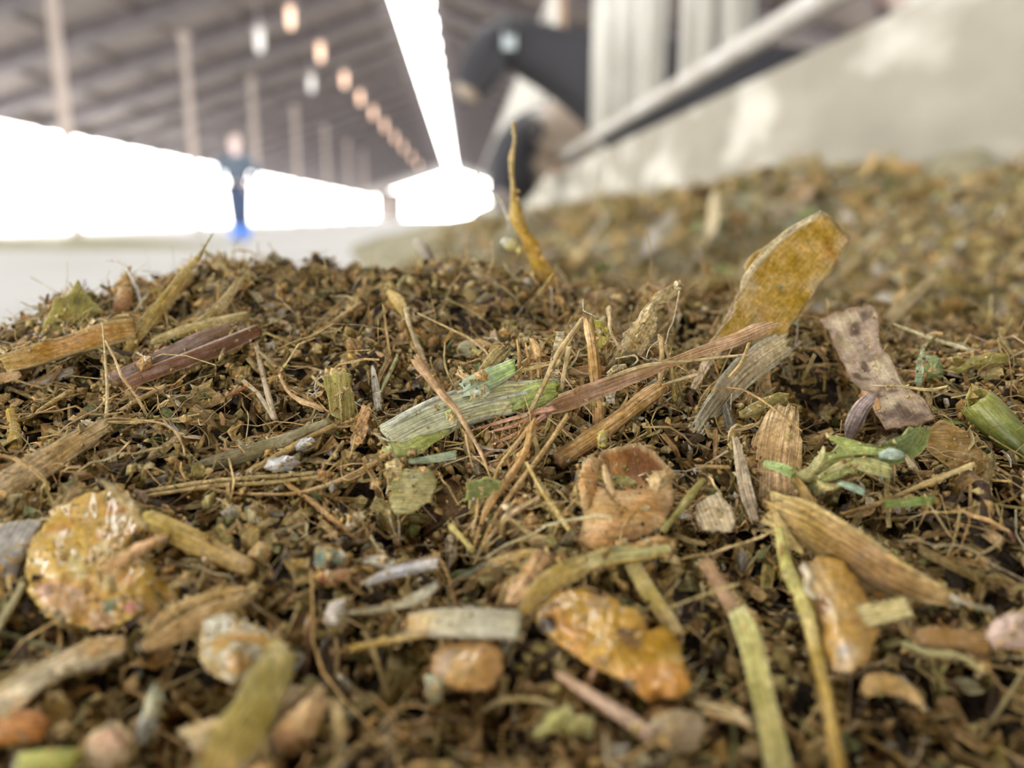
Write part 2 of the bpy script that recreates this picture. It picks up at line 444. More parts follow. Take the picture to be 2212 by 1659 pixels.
# feed barrier: pipe and upright bars on the curb wall
fb = empty('feed_barrier', (.73, 0, .288 + Z0))
tag(fb, 'galvanised feed barrier of upright bars and pipes on the concrete curb wall', 'feed barrier')
ys = np.linspace(-1.5, 40, 60)
V, F = tube(np.stack([np.full(60, .66), ys, np.full(60, .386 + Z0)], 1), .025, 12); add('lower_rail', V, F, M_PIPE, parent=fb)
V, F = tube(np.stack([np.full(60, .70), ys, np.full(60, 1.62 + Z0)], 1), .03, 12); add('upper_rail', V, F, M_PIPE, parent=fb)
for y in (2.08, 2.33, 2.50, 2.98, 3.12, 3.48, 3.88, 4.02, 4.2, 6.3, 7.3, 7.9, 8.6, 9.2, 10, 11, 12, 13.5, 15):
    V, F = tube([(.69, y, .40 + Z0), (.69, y, 1.0 + Z0), (.69, y, 1.62 + Z0)], .036, 10); add('bar', V, F, M_STEEL, parent=fb)
for y in (1.235, 6.75):
    V, F = box((.70, y - .03, .288 + Z0), (.76, y + .03, .80 + Z0)) if y < 2 else box((.72, y - .12, .288 + Z0), (.82, y + .12, 2.6 + Z0))
    add('upright', V, [F], M_STEEL if y < 2 else M_WOODB, parent=fb, smooth=False)
for y in (2.08, 2.98, 3.88):
    V, F = tube([(.69, y, .45 + Z0), (.69, y + .10, .9 + Z0), (.69, y + .25, 1.55 + Z0)], .022, 8); add('locking_bar', V, F, M_STEEL, parent=fb)

# ---- skinned figures
def skin(name, joints, edges, root, mat, parent=None, colf=None, sub=2, loc=None):
    me = bpy.data.meshes.new('tmp'); me.from_pydata([j[:3] for j in joints], edges, [])
    o = bpy.data.objects.new('tmp', me); COL.objects.link(o)
    sm = o.modifiers.new('s', 'SKIN'); sm.use_smooth_shade = True
    for i, j in enumerate(joints):
        r = j[3] if isinstance(j[3], tuple) else (j[3], j[3])
        me.skin_vertices[0].data[i].radius = r
        me.skin_vertices[0].data[i].use_root = (i == root)
    ss = o.modifiers.new('u', 'SUBSURF'); ss.levels = sub; ss.render_levels = sub
    dg = bpy.context.evaluated_depsgraph_get()
    ev = o.evaluated_get(dg); m2 = ev.to_mesh()
    V = np.empty(len(m2.vertices) * 3); m2.vertices.foreach_get('co', V); V = V.reshape(-1, 3)
    fs = {}
    for p in m2.polygons: fs.setdefault(len(p.vertices), []).append(tuple(p.vertices))
    ev.to_mesh_clear()
    bpy.data.objects.remove(o); bpy.data.meshes.remove(me)
    if loc is not None: V = V + np.array(loc)
    return add(name, V, [np.array(f) for f in fs.values()], mat, col=None if colf is None else colf(V), parent=parent)
M_HIDE = attr_mat('cow_hide', .65)
BLACK, WHITE, PINK, TAN = np.array([.022, .022, .028]), np.array([.74, .71, .66]), np.array([.50, .30, .24]), np.array([.45, .36, .28])

def ellipsoid(c, r, rot=None, n=10):
    th = np.linspace(0, np.pi, n); ph = np.arange(2 * n) / (2 * n) * 2 * np.pi
    V = np.array([(math.sin(t) * math.cos(p), math.sin(t) * math.sin(p), math.cos(t)) for t in th for p in ph]) * np.array(r)
    if rot is not None: V = V @ np.array(rot.to_matrix()).T
    V = V + np.array(c); M = 2 * n
    F = np.array([(i * M + j, (i + 1) * M + j, (i + 1) * M + (j + 1) % M, i * M + (j + 1) % M) for i in range(n - 1) for j in range(M)])
    return V, F
from mathutils import Euler
def cow(base, poll, muzzle, white, label, ear_tag=None, nose=PINK, blaze=False, hs=1.0):
    """base: point on the pen floor under the shoulder; the body reaches away from the barrier along +x."""
    bx, by, bz = base
    r = empty('cow', base)
    sh = np.array([bx, by, bz + 1.12]); po = np.array(poll, float); mu = np.array(muzzle, float)
    d = mu - po
    J = [(sh[0], sh[1], sh[2], (.30, .36)),                               # 0 shoulder
         (bx + .55, by, bz + 1.05, (.34, .40)), (bx + 1.15, by, bz + 1.05, (.34, .38)), (bx + 1.55, by, bz + 1.13, (.22, .26)),   # barrel, rump
         tuple(sh * .45 + po * .55 + np.array((.0, 0, .0))) + ((.15, .21),),   # 4 neck
         tuple(po + d * .04) + ((.105 * hs, .12 * hs),), tuple(po + d * .45) + ((.095 * hs, .115 * hs),), tuple(po + d * .85) + ((.07 * hs, .075 * hs),), tuple(mu) + ((.068 * hs, .06 * hs),)]   # 5-8 head
    E = [(0, 1), (1, 2), (2, 3), (0, 4), (4, 5), (5, 6), (6, 7), (7, 8)]
    def leg(root, x, y, hind):
        k = len(J)
        if hind: pts = [(x - .05, y, bz + .72, .13), (x + .14, y, bz + .50, .075), (x + .08, y, bz + .22, .045), (x + .04, y, bz + .06, .06)]
        else: pts = [(x, y, bz + .70, .11), (x - .01, y, bz + .42, .065), (x + .01, y, bz + .18, .042), (x - .01, y, bz + .06, .06)]
        J.extend(pts); E.append((root, k)); E.extend([(k + i, k + i + 1) for i in range(3)])
    for s in (-1, 1):
        leg(0, bx + .02, by + s * .19, False); leg(3, bx + 1.5, by + s * .18, True)
    def colf(V):
        n = fbm(V * 1.7 + by * 3.1, 31, 2)
        c = np.where((n > white)[:, None], BLACK, WHITE)
        c = np.where((V[:, 2] < bz + .5)[:, None], WHITE, c)
        t = ((V - po) @ d) / (d @ d)
        head = (V[:, 0] < po[0] + .12) & (t > -.4)
        c = np.where((head | ((V[:, 0] < sh[0] - .1) & (n > white - .5)))[:, None], BLACK, c)
        if blaze:
            c = np.where((head & (np.abs(V[:, 1] - by) < .045) & (t > .1) & (t < .8))[:, None], WHITE, c)
            c = np.where(((V[:, 0] > po[0] + .04) & (V[:, 0] < sh[0] + .25))[:, None], np.where((fbm(V * 4, 77, 2) > .12)[:, None], TAN * 1.1, WHITE), c)
        c = np.where((head & (t > .93))[:, None], nose, c)
        return c
    skin('body', J, E, 0, M_HIDE, parent=r, colf=colf)
    dn = d / np.linalg.norm(d)
    side = np.array([0, 1.0, 0])
    near_ear = None
    for s in (-1, 1):
        c = po + side * s * .17 + np.array([.04, 0, .03])
        V, F = ellipsoid(c, (.035, .12, .06), Euler((s * -.35, 0, .2))); o = add('ear', V, [F], M_HIDE, col=np.tile(BLACK, (len(V), 1)), parent=r); near_ear = o if s < 0 else near_ear
        c = po + d * .36 + side * s * .10 + np.array([-.02, 0, .03])
        V, F = ellipsoid(c, (.02, .012, .018)); add('eye', V, [F], M_GLASSY, parent=r)
        c = mu + side * s * .03 - dn * -.05
        V, F = ellipsoid(c, (.012, .016, .012)); add('nostril', V, [F], M_GLASSY, parent=r)
    if ear_tag is not None:
        c = po + np.array([.045, -.19, -.05])
        V, F = box(c - np.array([.035, .006, .05]), c + np.array([.035, .006, .05])); add('ear_tag', V, [F], ear_tag, parent=near_ear, smooth=False)
    V, F = tube([(bx + 1.72, by, bz + 1.2), (bx + 1.85, by, bz + 1.0), (bx + 1.86, by, bz + .6), (bx + 1.85, by, bz + .35)], [.05, .035, .025, .05], 8)
    add('tail', V, F, M_HIDE, col=np.tile(BLACK, (len(V), 1)), parent=r)
    tag(r, label, 'cow')
    return r
M_GLASSY = plain_mat('dark_eye', (.02, .02, .02), .2)
M_TAG = plain_mat('pale_ear_tag', (.52, .60, .62), .5)
cow((1.05, 4.85, -.02), (.22, 4.85, 1.0 + Z0), (.02, 4.75, .66 + Z0), -.9, 'black cow holding its head out over the feed rail, pale ear tag', M_TAG, nose=TAN, hs=1.3)
cow((1.20, 5.6, -.02), (.44, 5.5, .52 + Z0), (.25, 5.2, .06 + Z0), .9, 'black faced white cow lowering its head to the feed', None, nose=np.array([.3, .26, .25]), blaze=True, hs=1.9)
cow((1.35, 2.2, -.02), (1.0, 2.2, 1.22 + Z0), (.92, 2.0, .86 + Z0), .2, 'black and white cow standing inside behind the nearer upright bars', None)
cow((1.35, 1.0, -.02), (1.02, 1.05, 1.3 + Z0), (.95, .85, .94 + Z0), -1.5, 'dark cow inside the pen, farthest right behind the curb wall', None, nose=BLACK * 1.5)

# ---- the person far down the alley
def person(x, y):
    r = empty('person', (x, y, 0))
    skinm = plain_mat('skin', (.86, .66, .64), .5); jac = plain_mat('grey_blue_jacket', (.10, .13, .17), .8)
    jean = plain_mat('blue_jeans', (.06, .09, .17), .8); boot = plain_mat('blue_overboots', (.10, .26, .80), .35); hairm = plain_mat('fair_hair', (.62, .50, .44), .7)
    belt = plain_mat('dark_hem', (.03, .045, .05), .8)
    L = (x, y, 0)
    hip, sh = .95, 1.44
    body = [(0, 0, .98, (.15, .11)), (0, 0, 1.2, (.155, .11)), (0, 0, 1.42, (.17, .10)), (0, 0, 1.53, .06), (0, -.01, 1.60, .07), (0, -.02, 1.69, (.10, .115)), (0, -.01, 1.77, (.095, .105))]
    E = [(0, 1), (1, 2), (2, 3), (3, 4), (4, 5), (5, 6)]
    arms = {}
    for s in (-1, 1):
        k = len(body)
        el = (s * .34, .02, 1.16) if s < 0 else (s * .33, .03, 1.17)
        body += [(s * .20, 0, 1.42, .062), el + (.045,), (s * .22, -.10, .98, .036), (s * .18, -.14, .93, (.035, .02))]
        E += [(2, k), (k, k + 1), (k + 1, k + 2), (k + 2, k + 3)]
        for f in range(5):
            j = len(body); dx = (f - 2) * .014
            body += [(s * .17 + dx, -.15, .90, .009), (s * .165 + dx * 1.2, -.15, .865 + .006 * abs(f - 2), .007)]
            E += [(k + 3, j), (j, j + 1)]
        k = len(body)
        body += [(s * .09, 0, .90, .085), (s * .085, -.02, .50, .058), (s * .075, .02, .12, .042), (s * .08, -.12, .04, .035)]
        E += [(0, k), (k, k + 1), (k + 1, k + 2), (k + 2, k + 3)]
    skin('body', body, E, 0, skinm, parent=r, loc=L)
    J = [(0, 0, .98, (.225, .16)), (0, 0, 1.2, (.235, .155)), (0, 0, 1.43, (.225, .13)), (0, 0, 1.51, .08)]; E = [(0, 1), (1, 2), (2, 3)]
    for s in (-1, 1):
        k = len(J); J += [(s * .21, 0, 1.42, .095), (s * .335, .02, 1.165, .078), (s * .235, -.085, 1.0, .062)]; E += [(2, k), (k, k + 1), (k + 1, k + 2)]
    skin('jacket', J, E, 0, jac, parent=r, loc=L)
    skin('jacket_hem', [(0, 0, .86, (.205, .15)), (0, 0, .96, (.205, .15)), (0, 0, 1.03, (.19, .14))], [(0, 1), (1, 2)], 0, belt, parent=r, loc=L)
    J = [(0, 0, .95, (.16, .12))]; E = []
    for s in (-1, 1):
        k = len(J); J += [(s * .095, 0, .86, .13), (s * .088, -.01, .5, .105), (s * .08, .02, .2, .095)]; E += [(0, k), (k, k + 1), (k + 1, k + 2)]
    skin('trousers', J, E, 0, jean, parent=r, loc=L)
    for s in (-1, 1):
        skin('boot', [(s * .085, .02, .34, .115), (s * .085, .02, .12, .11), (s * .09, -.06, .07, .085), (s * .09, -.20, .05, (.06, .05))], [(0, 1), (1, 2), (2, 3)], 0, boot, parent=r, loc=L)
    V, F = ellipsoid((x, y + .035, 1.775), (.098, .105, .072)); add('hair', V, [F], hairm, parent=r)
    for s in (-1, 1):
        V, F = ellipsoid((x + s * .032, y - .118, 1.70), (.013, .008, .008)); add('eye', V, [F], M_GLASSY, parent=r)
        V, F = ellipsoid((x + s * .09, y - .01, 1.685), (.012, .025, .033)); add('ear', V, [F], skinm, parent=r)
    V, F = ellipsoid((x, y - .130, 1.67), (.014, .02, .024)); add('nose', V, [F], skinm, parent=r)
    V, F = ellipsoid((x, y - .112, 1.632), (.026, .01, .007)); add('mouth', V, [F], plain_mat('lips', (.5, .25, .24), .5), parent=r)
    r.scale = (1, 1, .955)
    tag(r, 'person in a grey blue jacket, jeans and bright blue overboots standing in the alley', 'person')
person(-3.87, 14.4)
# ------------------------------------------------------------------ the feed heap
M_SOIL = noise_mat('shade_painted_feed_base', (.012, .008, .005), (.085, .060, .034), 1100.0, .9, bump=.9, bdist=.0008)  # near-black tones paint the shade in gaps between the bits
M_SOILF = noise_mat('feed_heap_far', (.14, .125, .07), (.27, .245, .15), 45.0, .9, bump=.3)

def terrain(name, xs, ys, mat, drop=0.0, cut=None):
    X, Y = np.meshgrid(xs, ys, indexing='xy')
    Z = H(X, Y) - drop
    if cut is not None: Z = Z - cut(X, Y)
    V = np.stack([X, Y, Z], -1).reshape(-1, 3); n = len(xs)
    i, j = np.meshgrid(np.arange(len(ys) - 1), np.arange(n - 1), indexing='ij'); a = (i * n + j).ravel()
    return add(name, V, [np.stack([a, a + 1, a + n + 1, a + n], 1)], mat, smooth=True)
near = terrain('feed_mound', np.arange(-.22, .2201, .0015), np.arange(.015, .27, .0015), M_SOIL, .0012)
tag(near, 'bed of the near feed mound with painted crevice shade, under all the chopped bits', 'feed mound', kind='stuff')
xs = np.concatenate([np.linspace(-2.2, -.6, 30), np.linspace(-.58, .626, 110)])
ys = np.concatenate([np.linspace(-1.5, .0, 20), np.linspace(.02, 1.2, 110), np.geomspace(1.23, 60, 120)])
far = terrain('feed_windrow', xs, ys, M_SOILF, .002, lambda X, Y: .02 * sstep(.26, .18, np.hypot(X * .85, Y - .09)))
tag(far, 'long blurred windrow of chopped feed lying against the concrete curb wall', 'feed windrow', kind='stuff')

# low windrow across the alley on the left
X, Y = np.meshgrid(np.linspace(-9.5, -2.4, 60), np.linspace(9.9, 12.7, 24)); q = np.stack([X, Y, 0 * X], -1)
Z = np.maximum(.13 * np.exp(-((Y - 11.3 - fbm(q * .5, 5) * .3) / .55) ** 2) * sstep(-2.5, -4.8, X) * (1 + .4 * fbm(q * 2.2, 8)) - .012, -.02)
V = np.stack([X, Y, Z], -1).reshape(-1, 3); i, j = np.meshgrid(np.arange(23), np.arange(59), indexing='ij'); a = (i * 60 + j).ravel()
M_OL = noise_mat('far_feed', (.24, .23, .14), (.38, .36, .24), 6.0, .9)
tag(add('feed_trail', V, [np.stack([a, a + 1, a + 61, a + 60], 1)], M_OL), 'thin olive trail of feed across the alley floor, left of the person', 'feed trail', kind='stuff')

# ------------------------------------------------------------------ hero pieces of the near mound
HERO = []         # sample points for clearing the chaff in front of them
def catmull(P, n):
    P = np.asarray(P, float)
    if len(P) == 2: P = np.vstack([P[0], P.mean(0), P[1]])
    d = np.concatenate([[0], np.cumsum(np.linalg.norm(np.diff(P[:, :2], axis=0), axis=1) + 1e-9)]); d /= d[-1]
    m = np.zeros_like(P); m[1:-1] = (P[2:] - P[:-2]) / (d[2:] - d[:-2])[:, None]; m[0] = (P[1] - P[0]) / (d[1] - d[0]); m[-1] = (P[-1] - P[-2]) / (d[-1] - d[-2])
    t = np.linspace(0, 1, n); k = np.clip(np.searchsorted(d, t, side='right') - 1, 0, len(P) - 2)
    h = (d[k + 1] - d[k])[:, None]; u = ((t - d[k]) / (d[k + 1] - d[k]))[:, None]
    return (2 * u**3 - 3 * u**2 + 1) * P[k] + (u**3 - 2 * u**2 + u) * h * m[k] + (-2 * u**3 + 3 * u**2) * P[k + 1] + (u**3 - u**2) * h * m[k + 1]
_sd = [100]
def seed():
    _sd[0] += 1; return _sd[0]
def depths(pts, lift):
    """pts: (u, v) or (u, v, s_mm). Where s is not given it comes from the surface under that place, raised by lift mm."""
    s = np.array([p[2] / 1000 if len(p) > 2 and p[2] else np.nan for p in pts])
    need = np.isnan(s)
    if need.any():
        h = hit([p[0] for p in pts], [p[1] for p in pts], False, 6.0)
        h = np.where(np.isnan(h), .12, np.minimum(h, .135))
        s = np.where(need, h - lift / 1000, s)
    return s

def strip_geo(pts, w, lift=2.0, kind='flat', thick=.22, arch=.10, ridges=0, ramp=.05, roll=0.0, jag=.25, M=9, N=None, col=(150, 125, 85), col2=None, edge=None, under=None,
              wob=.04, taper=None, sidejag=.0):
    sd = seed(); rg = np.random.default_rng(sd)
    s = depths(pts, lift)
    Q = np.array([(p[0], p[1]) for p in pts], float)
    Ltot = np.linalg.norm(np.diff(Q, axis=0), axis=1).sum()
    ww = np.atleast_1d(np.asarray(w, float)); ww = np.full(len(Q), ww[0]) if len(ww) == 1 else ww
    if len(ww) != len(Q): ww = np.interp(np.linspace(0, 1, len(Q)), np.linspace(0, 1, len(ww)), ww)
    if N is None: N = int(np.clip(Ltot / max(7.0, ww.mean() * .22), 8, 60))
    R = catmull(np.column_stack([Q, s, ww]), N)
    P = P3(R[:, 0], R[:, 1], R[:, 2]); W = np.maximum(R[:, 3], .6) * R[:, 2] / FPX
    T = np.gradient(P, axis=0); T /= np.linalg.norm(T, axis=1)[:, None]
    Vw = P - CAM; Vw /= np.linalg.norm(Vw, axis=1)[:, None]
    S = np.cross(T, Vw); S /= np.linalg.norm(S, axis=1)[:, None]
    Nn = np.cross(S, T); Nn *= np.sign(-(Nn * Vw).sum(1))[:, None]
    rl = np.interp(np.linspace(0, 1, N), np.linspace(0, 1, len(np.atleast_1d(roll))), np.atleast_1d(roll)) * D2R
    S, Nn = S * np.cos(rl)[:, None] + Nn * np.sin(rl)[:, None], Nn * np.cos(rl)[:, None] - S * np.sin(rl)[:, None]
    if kind == 'flat':
        x = np.linspace(-1, 1, M)
        top = arch * (1 - x**2) + (ramp * np.cos(np.arange(M) * np.pi) if ridges == 0 else ramp * np.cos(x * np.pi * ridges))
        xs = np.concatenate([x, x[::-1]]); zs = np.concatenate([top, top[::-1] - thick])
        isb = np.concatenate([np.zeros(M), np.ones(M)])
    else:
        K = 2 * M; th = np.arange(K) / K * 2 * np.pi
        rr = 1 + ramp * 2 * np.cos(th * max(ridges, 1)) if ridges else np.ones(K)
        xs = np.cos(th) * rr; zs = np.sin(th) * .5 * (thick / .5 if thick > .3 else 1) * rr; isb = (np.sin(th) < -.3).astype(float)
    K = len(xs)
    al = np.linspace(0, 1, N)
    wj = 1 + wob * vnoise(np.column_stack([al * Ltot / 25, np.full(N, sd), np.zeros(N)]), sd)
    G = P[:, None] + S[:, None] * (xs[None, :, None] * (W * wj)[:, None, None] / 2) + Nn[:, None] * (zs[None, :, None] * W[:, None, None])
    if sidejag:
        e = (np.abs(xs) > .95).astype(float)
        G += S[:, None] * (e * np.sign(xs))[None, :, None] * (rg.normal(0, sidejag, (N, 1)) * W[:, None])[:, :, None]
    # jagged ends
    col_j = rg.uniform(-1, 1, (2, M)); cj = np.concatenate([col_j, col_j[:, ::-1]], 1) if kind == 'flat' else np.concatenate([col_j, col_j], 1)
    for e, sg in ((0, -1), (N - 1, 1)):
        G[e] += T[e] * (cj[0 if e == 0 else 1] * jag * W[e])[:, None] * 1.0
    V = G.reshape(-1, 3)
    V = V + fbm(V * 900, sd, 2)[:, None] * np.repeat(Nn, K, 0) * (W.mean() * .03)
    i, j = np.meshgrid(np.arange(N - 1), np.arange(K), indexing='ij'); a = (i * K + j).ravel(); b = (i * K + (j + 1) % K).ravel()
    faces = [np.stack([a, b, b + K, a + K], 1)]
    c0 = G[0].mean(0); c1 = G[-1].mean(0); n = len(V); V = np.vstack([V, c0, c1]); k = np.arange(K)
    faces.append(np.vstack([np.stack([np.full(K, n), (k + 1) % K, k], 1), np.stack([np.full(K, n + 1), (N - 1) * K + k, (N - 1) * K + (k + 1) % K], 1)]))
    # colours
    ca = np.array([C(*c) for c in (col if isinstance(col[0], (tuple, list)) else [col])])
    cc = np.stack([np.interp(al, np.linspace(0, 1, len(ca)), ca[:, q]) if len(ca) > 1 else np.full(N, ca[0, q]) for q in range(3)], 1)
    cg = np.repeat(cc[:, None], K, 1)
    if edge is not None:
        f = sstep(.72, .98, np.abs(xs))[None, :, None]; cg = cg * (1 - f) + C(*edge) * f
    if under is not None: cg = cg * (1 - isb[None, :, None]) + C(*under) * isb[None, :, None]
    if col2 is not None:
        f = sstep(-.1, .6, fbm(G * 260, sd + 3, 2))[..., None]; cg = cg * (1 - f) + C(*col2) * f
    c_ = np.vstack([cg.reshape(-1, 3), cg[0].mean(0), cg[-1].mean(0)])
    acr = xs[None, :] * W[:, None] / 2 + isb[None, :] * .01; alo = np.repeat((al * Ltot * R[:, 2].mean() / FPX)[:, None], K, 1)
    fib = np.stack([acr, alo, np.full_like(acr, sd * 1.7)], -1).reshape(-1, 3); fib = np.vstack([fib, fib[0], fib[-1]])
    HERO.append(V)
    return V, faces, c_, fib
GEN = {'straw': 0}
def S(name, label, cat, pts, w, mat=None, parent=None, group=None, plabel=None, **k):
    V, F, c, f = strip_geo(pts, w, **k)
    o = add(name, V, F, mat or M_FIB, c, f, parent=parent)
    if parent is None: tag(o, label, cat, group)
    elif plabel: o['label'] = plabel
    return o
def fibre(name, label, cat, pts, w, mat=None, parent=None, plabel=None, **k):
    k.setdefault('kind', 'round'); k.setdefault('M', 4); k.setdefault('jag', .6); k.setdefault('wob', .12); k.setdefault('lift', 3.0)
    return S(name, label, cat, pts, w, mat, parent, plabel=plabel, **k)

def flake_geo(out, lift=2.0, s=None, tilt=None, dome=.0, bump=.0, bfreq=900., thick=.4, jag=2.0, rings=9, npts=72, col=(190, 150, 80), col2=None, c2f=300., c2t=(-.1, .5), edge=None, edgew=.25, flat=.6, curl=(0, 0), spots=None, streak_dir=None, sunk=False):
    """out: outline in photo pixels; stands at its own depth s (mm) and tilt (mm of depth per 100 px in u and v); dome/bump/thick in mm."""
    sd = seed(); rg = np.random.default_rng(sd)
    O = np.array(out, float); O = np.vstack([O, O[:1]])
    d = np.concatenate([[0], np.cumsum(np.linalg.norm(np.diff(O, axis=0), axis=1))]); t = np.linspace(0, d[-1], npts, endpoint=False)
    B = np.column_stack([np.interp(t, d, O[:, 0]), np.interp(t, d, O[:, 1])])
    cen = B.mean(0)
    B = B + (B - cen) / (np.linalg.norm(B - cen, axis=1)[:, None] + 1e-6) * (fbm(np.column_stack([B / 14, np.full(npts, sd)]), sd, 3) * jag)[:, None]
    if s is None:
        hs = hit(B[::6, 0], B[::6, 1], False, 3.0); hc = hit(cen[0], cen[1], False, 3.0)[0]
        if np.isnan(hc): hc = .125
        hs = np.where(np.isnan(hs), hc, hs)
        A = np.column_stack([B[::6] - cen, np.ones(len(hs))]); cf = np.linalg.lstsq(A, hs, rcond=None)[0]
        gx, gy = cf[0] * flat, cf[1] * flat; s0 = cf[2] - lift / 1000
    else:
        s0 = s / 1000; gx = gy = 0
        if cen[1] > 770 and not sunk:
            hc = hit(cen[0], cen[1], False, 3.0)[0]
            if not np.isnan(hc): s0 = min(s0, hc - .0010)
    if tilt is not None: gx, gy = tilt[0] / 1e5, tilt[1] / 1e5
    rr = np.linspace(0, 1, rings + 1)[1:]
    G = cen + (B - cen)[None] * rr[:, None, None]
    uv = np.vstack([cen[None], G.reshape(-1, 2)]); rad = np.concatenate([[0], np.repeat(rr, npts)])
    dd = uv - cen; ext = np.abs(dd).max(0) + 1e-6
    s_ = s0 + dd[:, 0] * gx + dd[:, 1] * gy - dome / 1000 * (1 - rad**2) + curl[0] / 1000 * (dd[:, 0] / ext[0])**2 + curl[1] / 1000 * (dd[:, 1] / ext[1])**2
    Pb = P3(uv[:, 0], uv[:, 1], np.full(len(uv), s0))
    nz = fbm(Pb * bfreq, sd, 3)
    s_ = s_ - bump / 1000 * nz
    F0 = P3(uv[:, 0], uv[:, 1], s_)
    tb = thick / 1000 * (1 - .6 * rad**4)
    sh = 1 - .04 * rad
    uvb = cen + dd * sh[:, None]
    F1 = P3(uvb[:, 0], uvb[:, 1], s_ + tb)
    n = len(uv); V = np.vstack([F0, F1])
    k = np.arange(npts); k2 = (k + 1) % npts
    tri = np.stack([np.zeros(npts, int), 1 + k, 1 + k2], 1)
    q = []
    for r in range(rings - 1):
        a = 1 + r * npts; q.append(np.stack([a + k, a + npts + k, a + npts + k2, a + k2], 1))
    q = np.vstack(q) if q else np.zeros((0, 4), int)
    a = 1 + (rings - 1) * npts
    side = np.stack([a + k, a + k + n, a + k2 + n, a + k2], 1)
    faces = [np.vstack([tri, tri[:, ::-1] + n]), np.vstack([q, q[:, ::-1] + n, side])]
    c = np.tile(C(*col), (len(V), 1))
    if col2 is not None:
        for ci, (cl, fr) in enumerate([(col2, c2f)] if not isinstance(col2, list) else col2):
            f = sstep(c2t[0], c2t[1], fbm(V * fr, sd + 9 + ci, 2))[:, None]; c = c * (1 - f) + C(*cl) * f
    r2 = np.concatenate([rad, rad])
    if edge is not None:
        f = sstep(1 - edgew, 1, r2)[:, None]; c = c * (1 - f) + C(*edge) * f
    if spots:
        for (su, sv, sr, sc) in spots:
            dist = np.linalg.norm(np.vstack([uv, uvb]) - np.array([su, sv]), axis=1); f = sstep(sr * 1.15, sr * .6, dist + fbm(V * 1500, sd + 5, 2) * sr * .3)[:, None]; c = c * (1 - f) + C(*sc) * f
    ang = streak_dir if streak_dir is not None else 0.0
    sc_ = s0 / FPX; ca, sa = math.cos(ang * D2R), math.sin(ang * D2R)
    uva = np.vstack([dd, dd])
    fib = np.column_stack([(-sa * uva[:, 0] + ca * uva[:, 1]) * sc_, (ca * uva[:, 0] + sa * uva[:, 1]) * sc_, np.full(len(V), sd * 1.3)])
    HERO.append(V)
    return V, faces, c, fib
def K(name, label, cat, out, mat=None, parent=None, group=None, plabel=None, **k):
    V, F, c, f = flake_geo(out, **k)
    o = add(name, V, F, mat or M_LEAF, c, f, parent=parent)
    if parent is None: tag(o, label, cat, group)
    elif plabel: o['label'] = plabel
    return o
def root_at(name, u, v, s, label, cat):
    r = empty(name, P3(np.array(float(u)), np.array(float(v)), np.array(s / 1000)))
    return tag(r, label, cat)
# --- the green ridged stem in the middle
r = root_at('green_stalk_chip', 1000, 900, 85, 'pale green ridged stem chip lying across the middle of the near mound', 'stem')
S('rind', None, None, [(840, 952, 81), (930, 907, 82.5), (1030, 872, 84), (1120, 856, 85.2), (1206, 848, 86)], [82, 84, 80, 70, 58], M_STEM, r, kind='flat', thick=.34, arch=.22, M=17, ramp=.017, roll=(-14, -8),
  jag=.10, col=[(184, 184, 150), (172, 174, 142), (168, 166, 124), (164, 156, 98)], edge=(220, 224, 198), under=(112, 110, 52), N=46)
S('pith', None, None, [(838, 962, 80.2), (866, 974, 80.3), (915, 956, 80.9), (975, 930, 81.8)], [36, 40, 30, 8], M_LEAF, r, thick=.25, arch=.12, jag=.35, ramp=.06, col=[(185, 192, 125), (158, 164, 92), (130, 135, 75)], wob=.2, plabel='yellow green frayed pith at the cut end')
S('rim', None, None, [(842, 920, 80.4), (885, 892, 81), (930, 868, 81.6), (985, 845, 82.4)], [9, 13, 13, 8], M_FIB, r, kind='round', thick=.4, M=4, jag=.3, col=(226, 228, 208), plabel='upper rim with top light painted pale')  # pale strip paints the light along the stem's top edge
S('rib', None, None, [(1000, 884, 82.4), (1060, 866, 83), (1140, 848, 83.8)], [4, 8, 7], M_FIB, r, kind='round', M=3, jag=.4, col=(215, 218, 192), plabel='raised pale rib')
S('splinter', None, None, [(1004, 842, 83), (1055, 818, 83.6), (1112, 790, 84.5)], [44, 46, 34], M_STEM, r, roll=-15, thick=.2, arch=.15, M=11, ramp=.04, jag=.35, col=[(185, 198, 170), (170, 190, 140), (165, 190, 105)], edge=(215, 222, 190), plabel='lifted pale splinter on top of the stem')
S('end_flap', None, None, [(1110, 872, 84.3), (1160, 850, 84.6), (1206, 845, 85)], [40, 58, 46], M_LEAF, r, thick=.12, arch=.2, jag=.3, col=[(150, 160, 95), (155, 165, 85)], edge=(200, 205, 150), plabel='thin yellow green flap at the right end')
for a in ([(842, 940, 80.6), (822, 928, 80.4)], [(842, 952, 80.6), (818, 944, 80.2)], [(1010, 845, 83), (950, 857, 82.6)], [(1090, 862, 84), (1150, 842, 84.2), (1092, 878, 84)]):
    S('splinter', None, None, a, [7, 2.5], M_FIB, r, kind='round', M=3, col=(215, 215, 190))
K('scale', None, None, [(962, 890), (975, 882), (985, 900), (980, 912), (968, 908)], M_LEAF, r, s=81.4, dome=.3, thick=.2, col=(140, 150, 80), edge=(170, 180, 110))
K('scale', None, None, [(1022, 838), (1052, 832), (1062, 845), (1048, 858), (1020, 852)], M_LEAF, r, s=82.6, dome=.2, thick=.15, col=(190, 205, 185), edge=(215, 220, 205))
K('crumb', None, None, [(1025, 806), (1042, 798), (1056, 808), (1050, 822), (1030, 822)], M_CORN, r, s=82.8, dome=.5, bump=.15, thick=.6, col=(190, 150, 85))

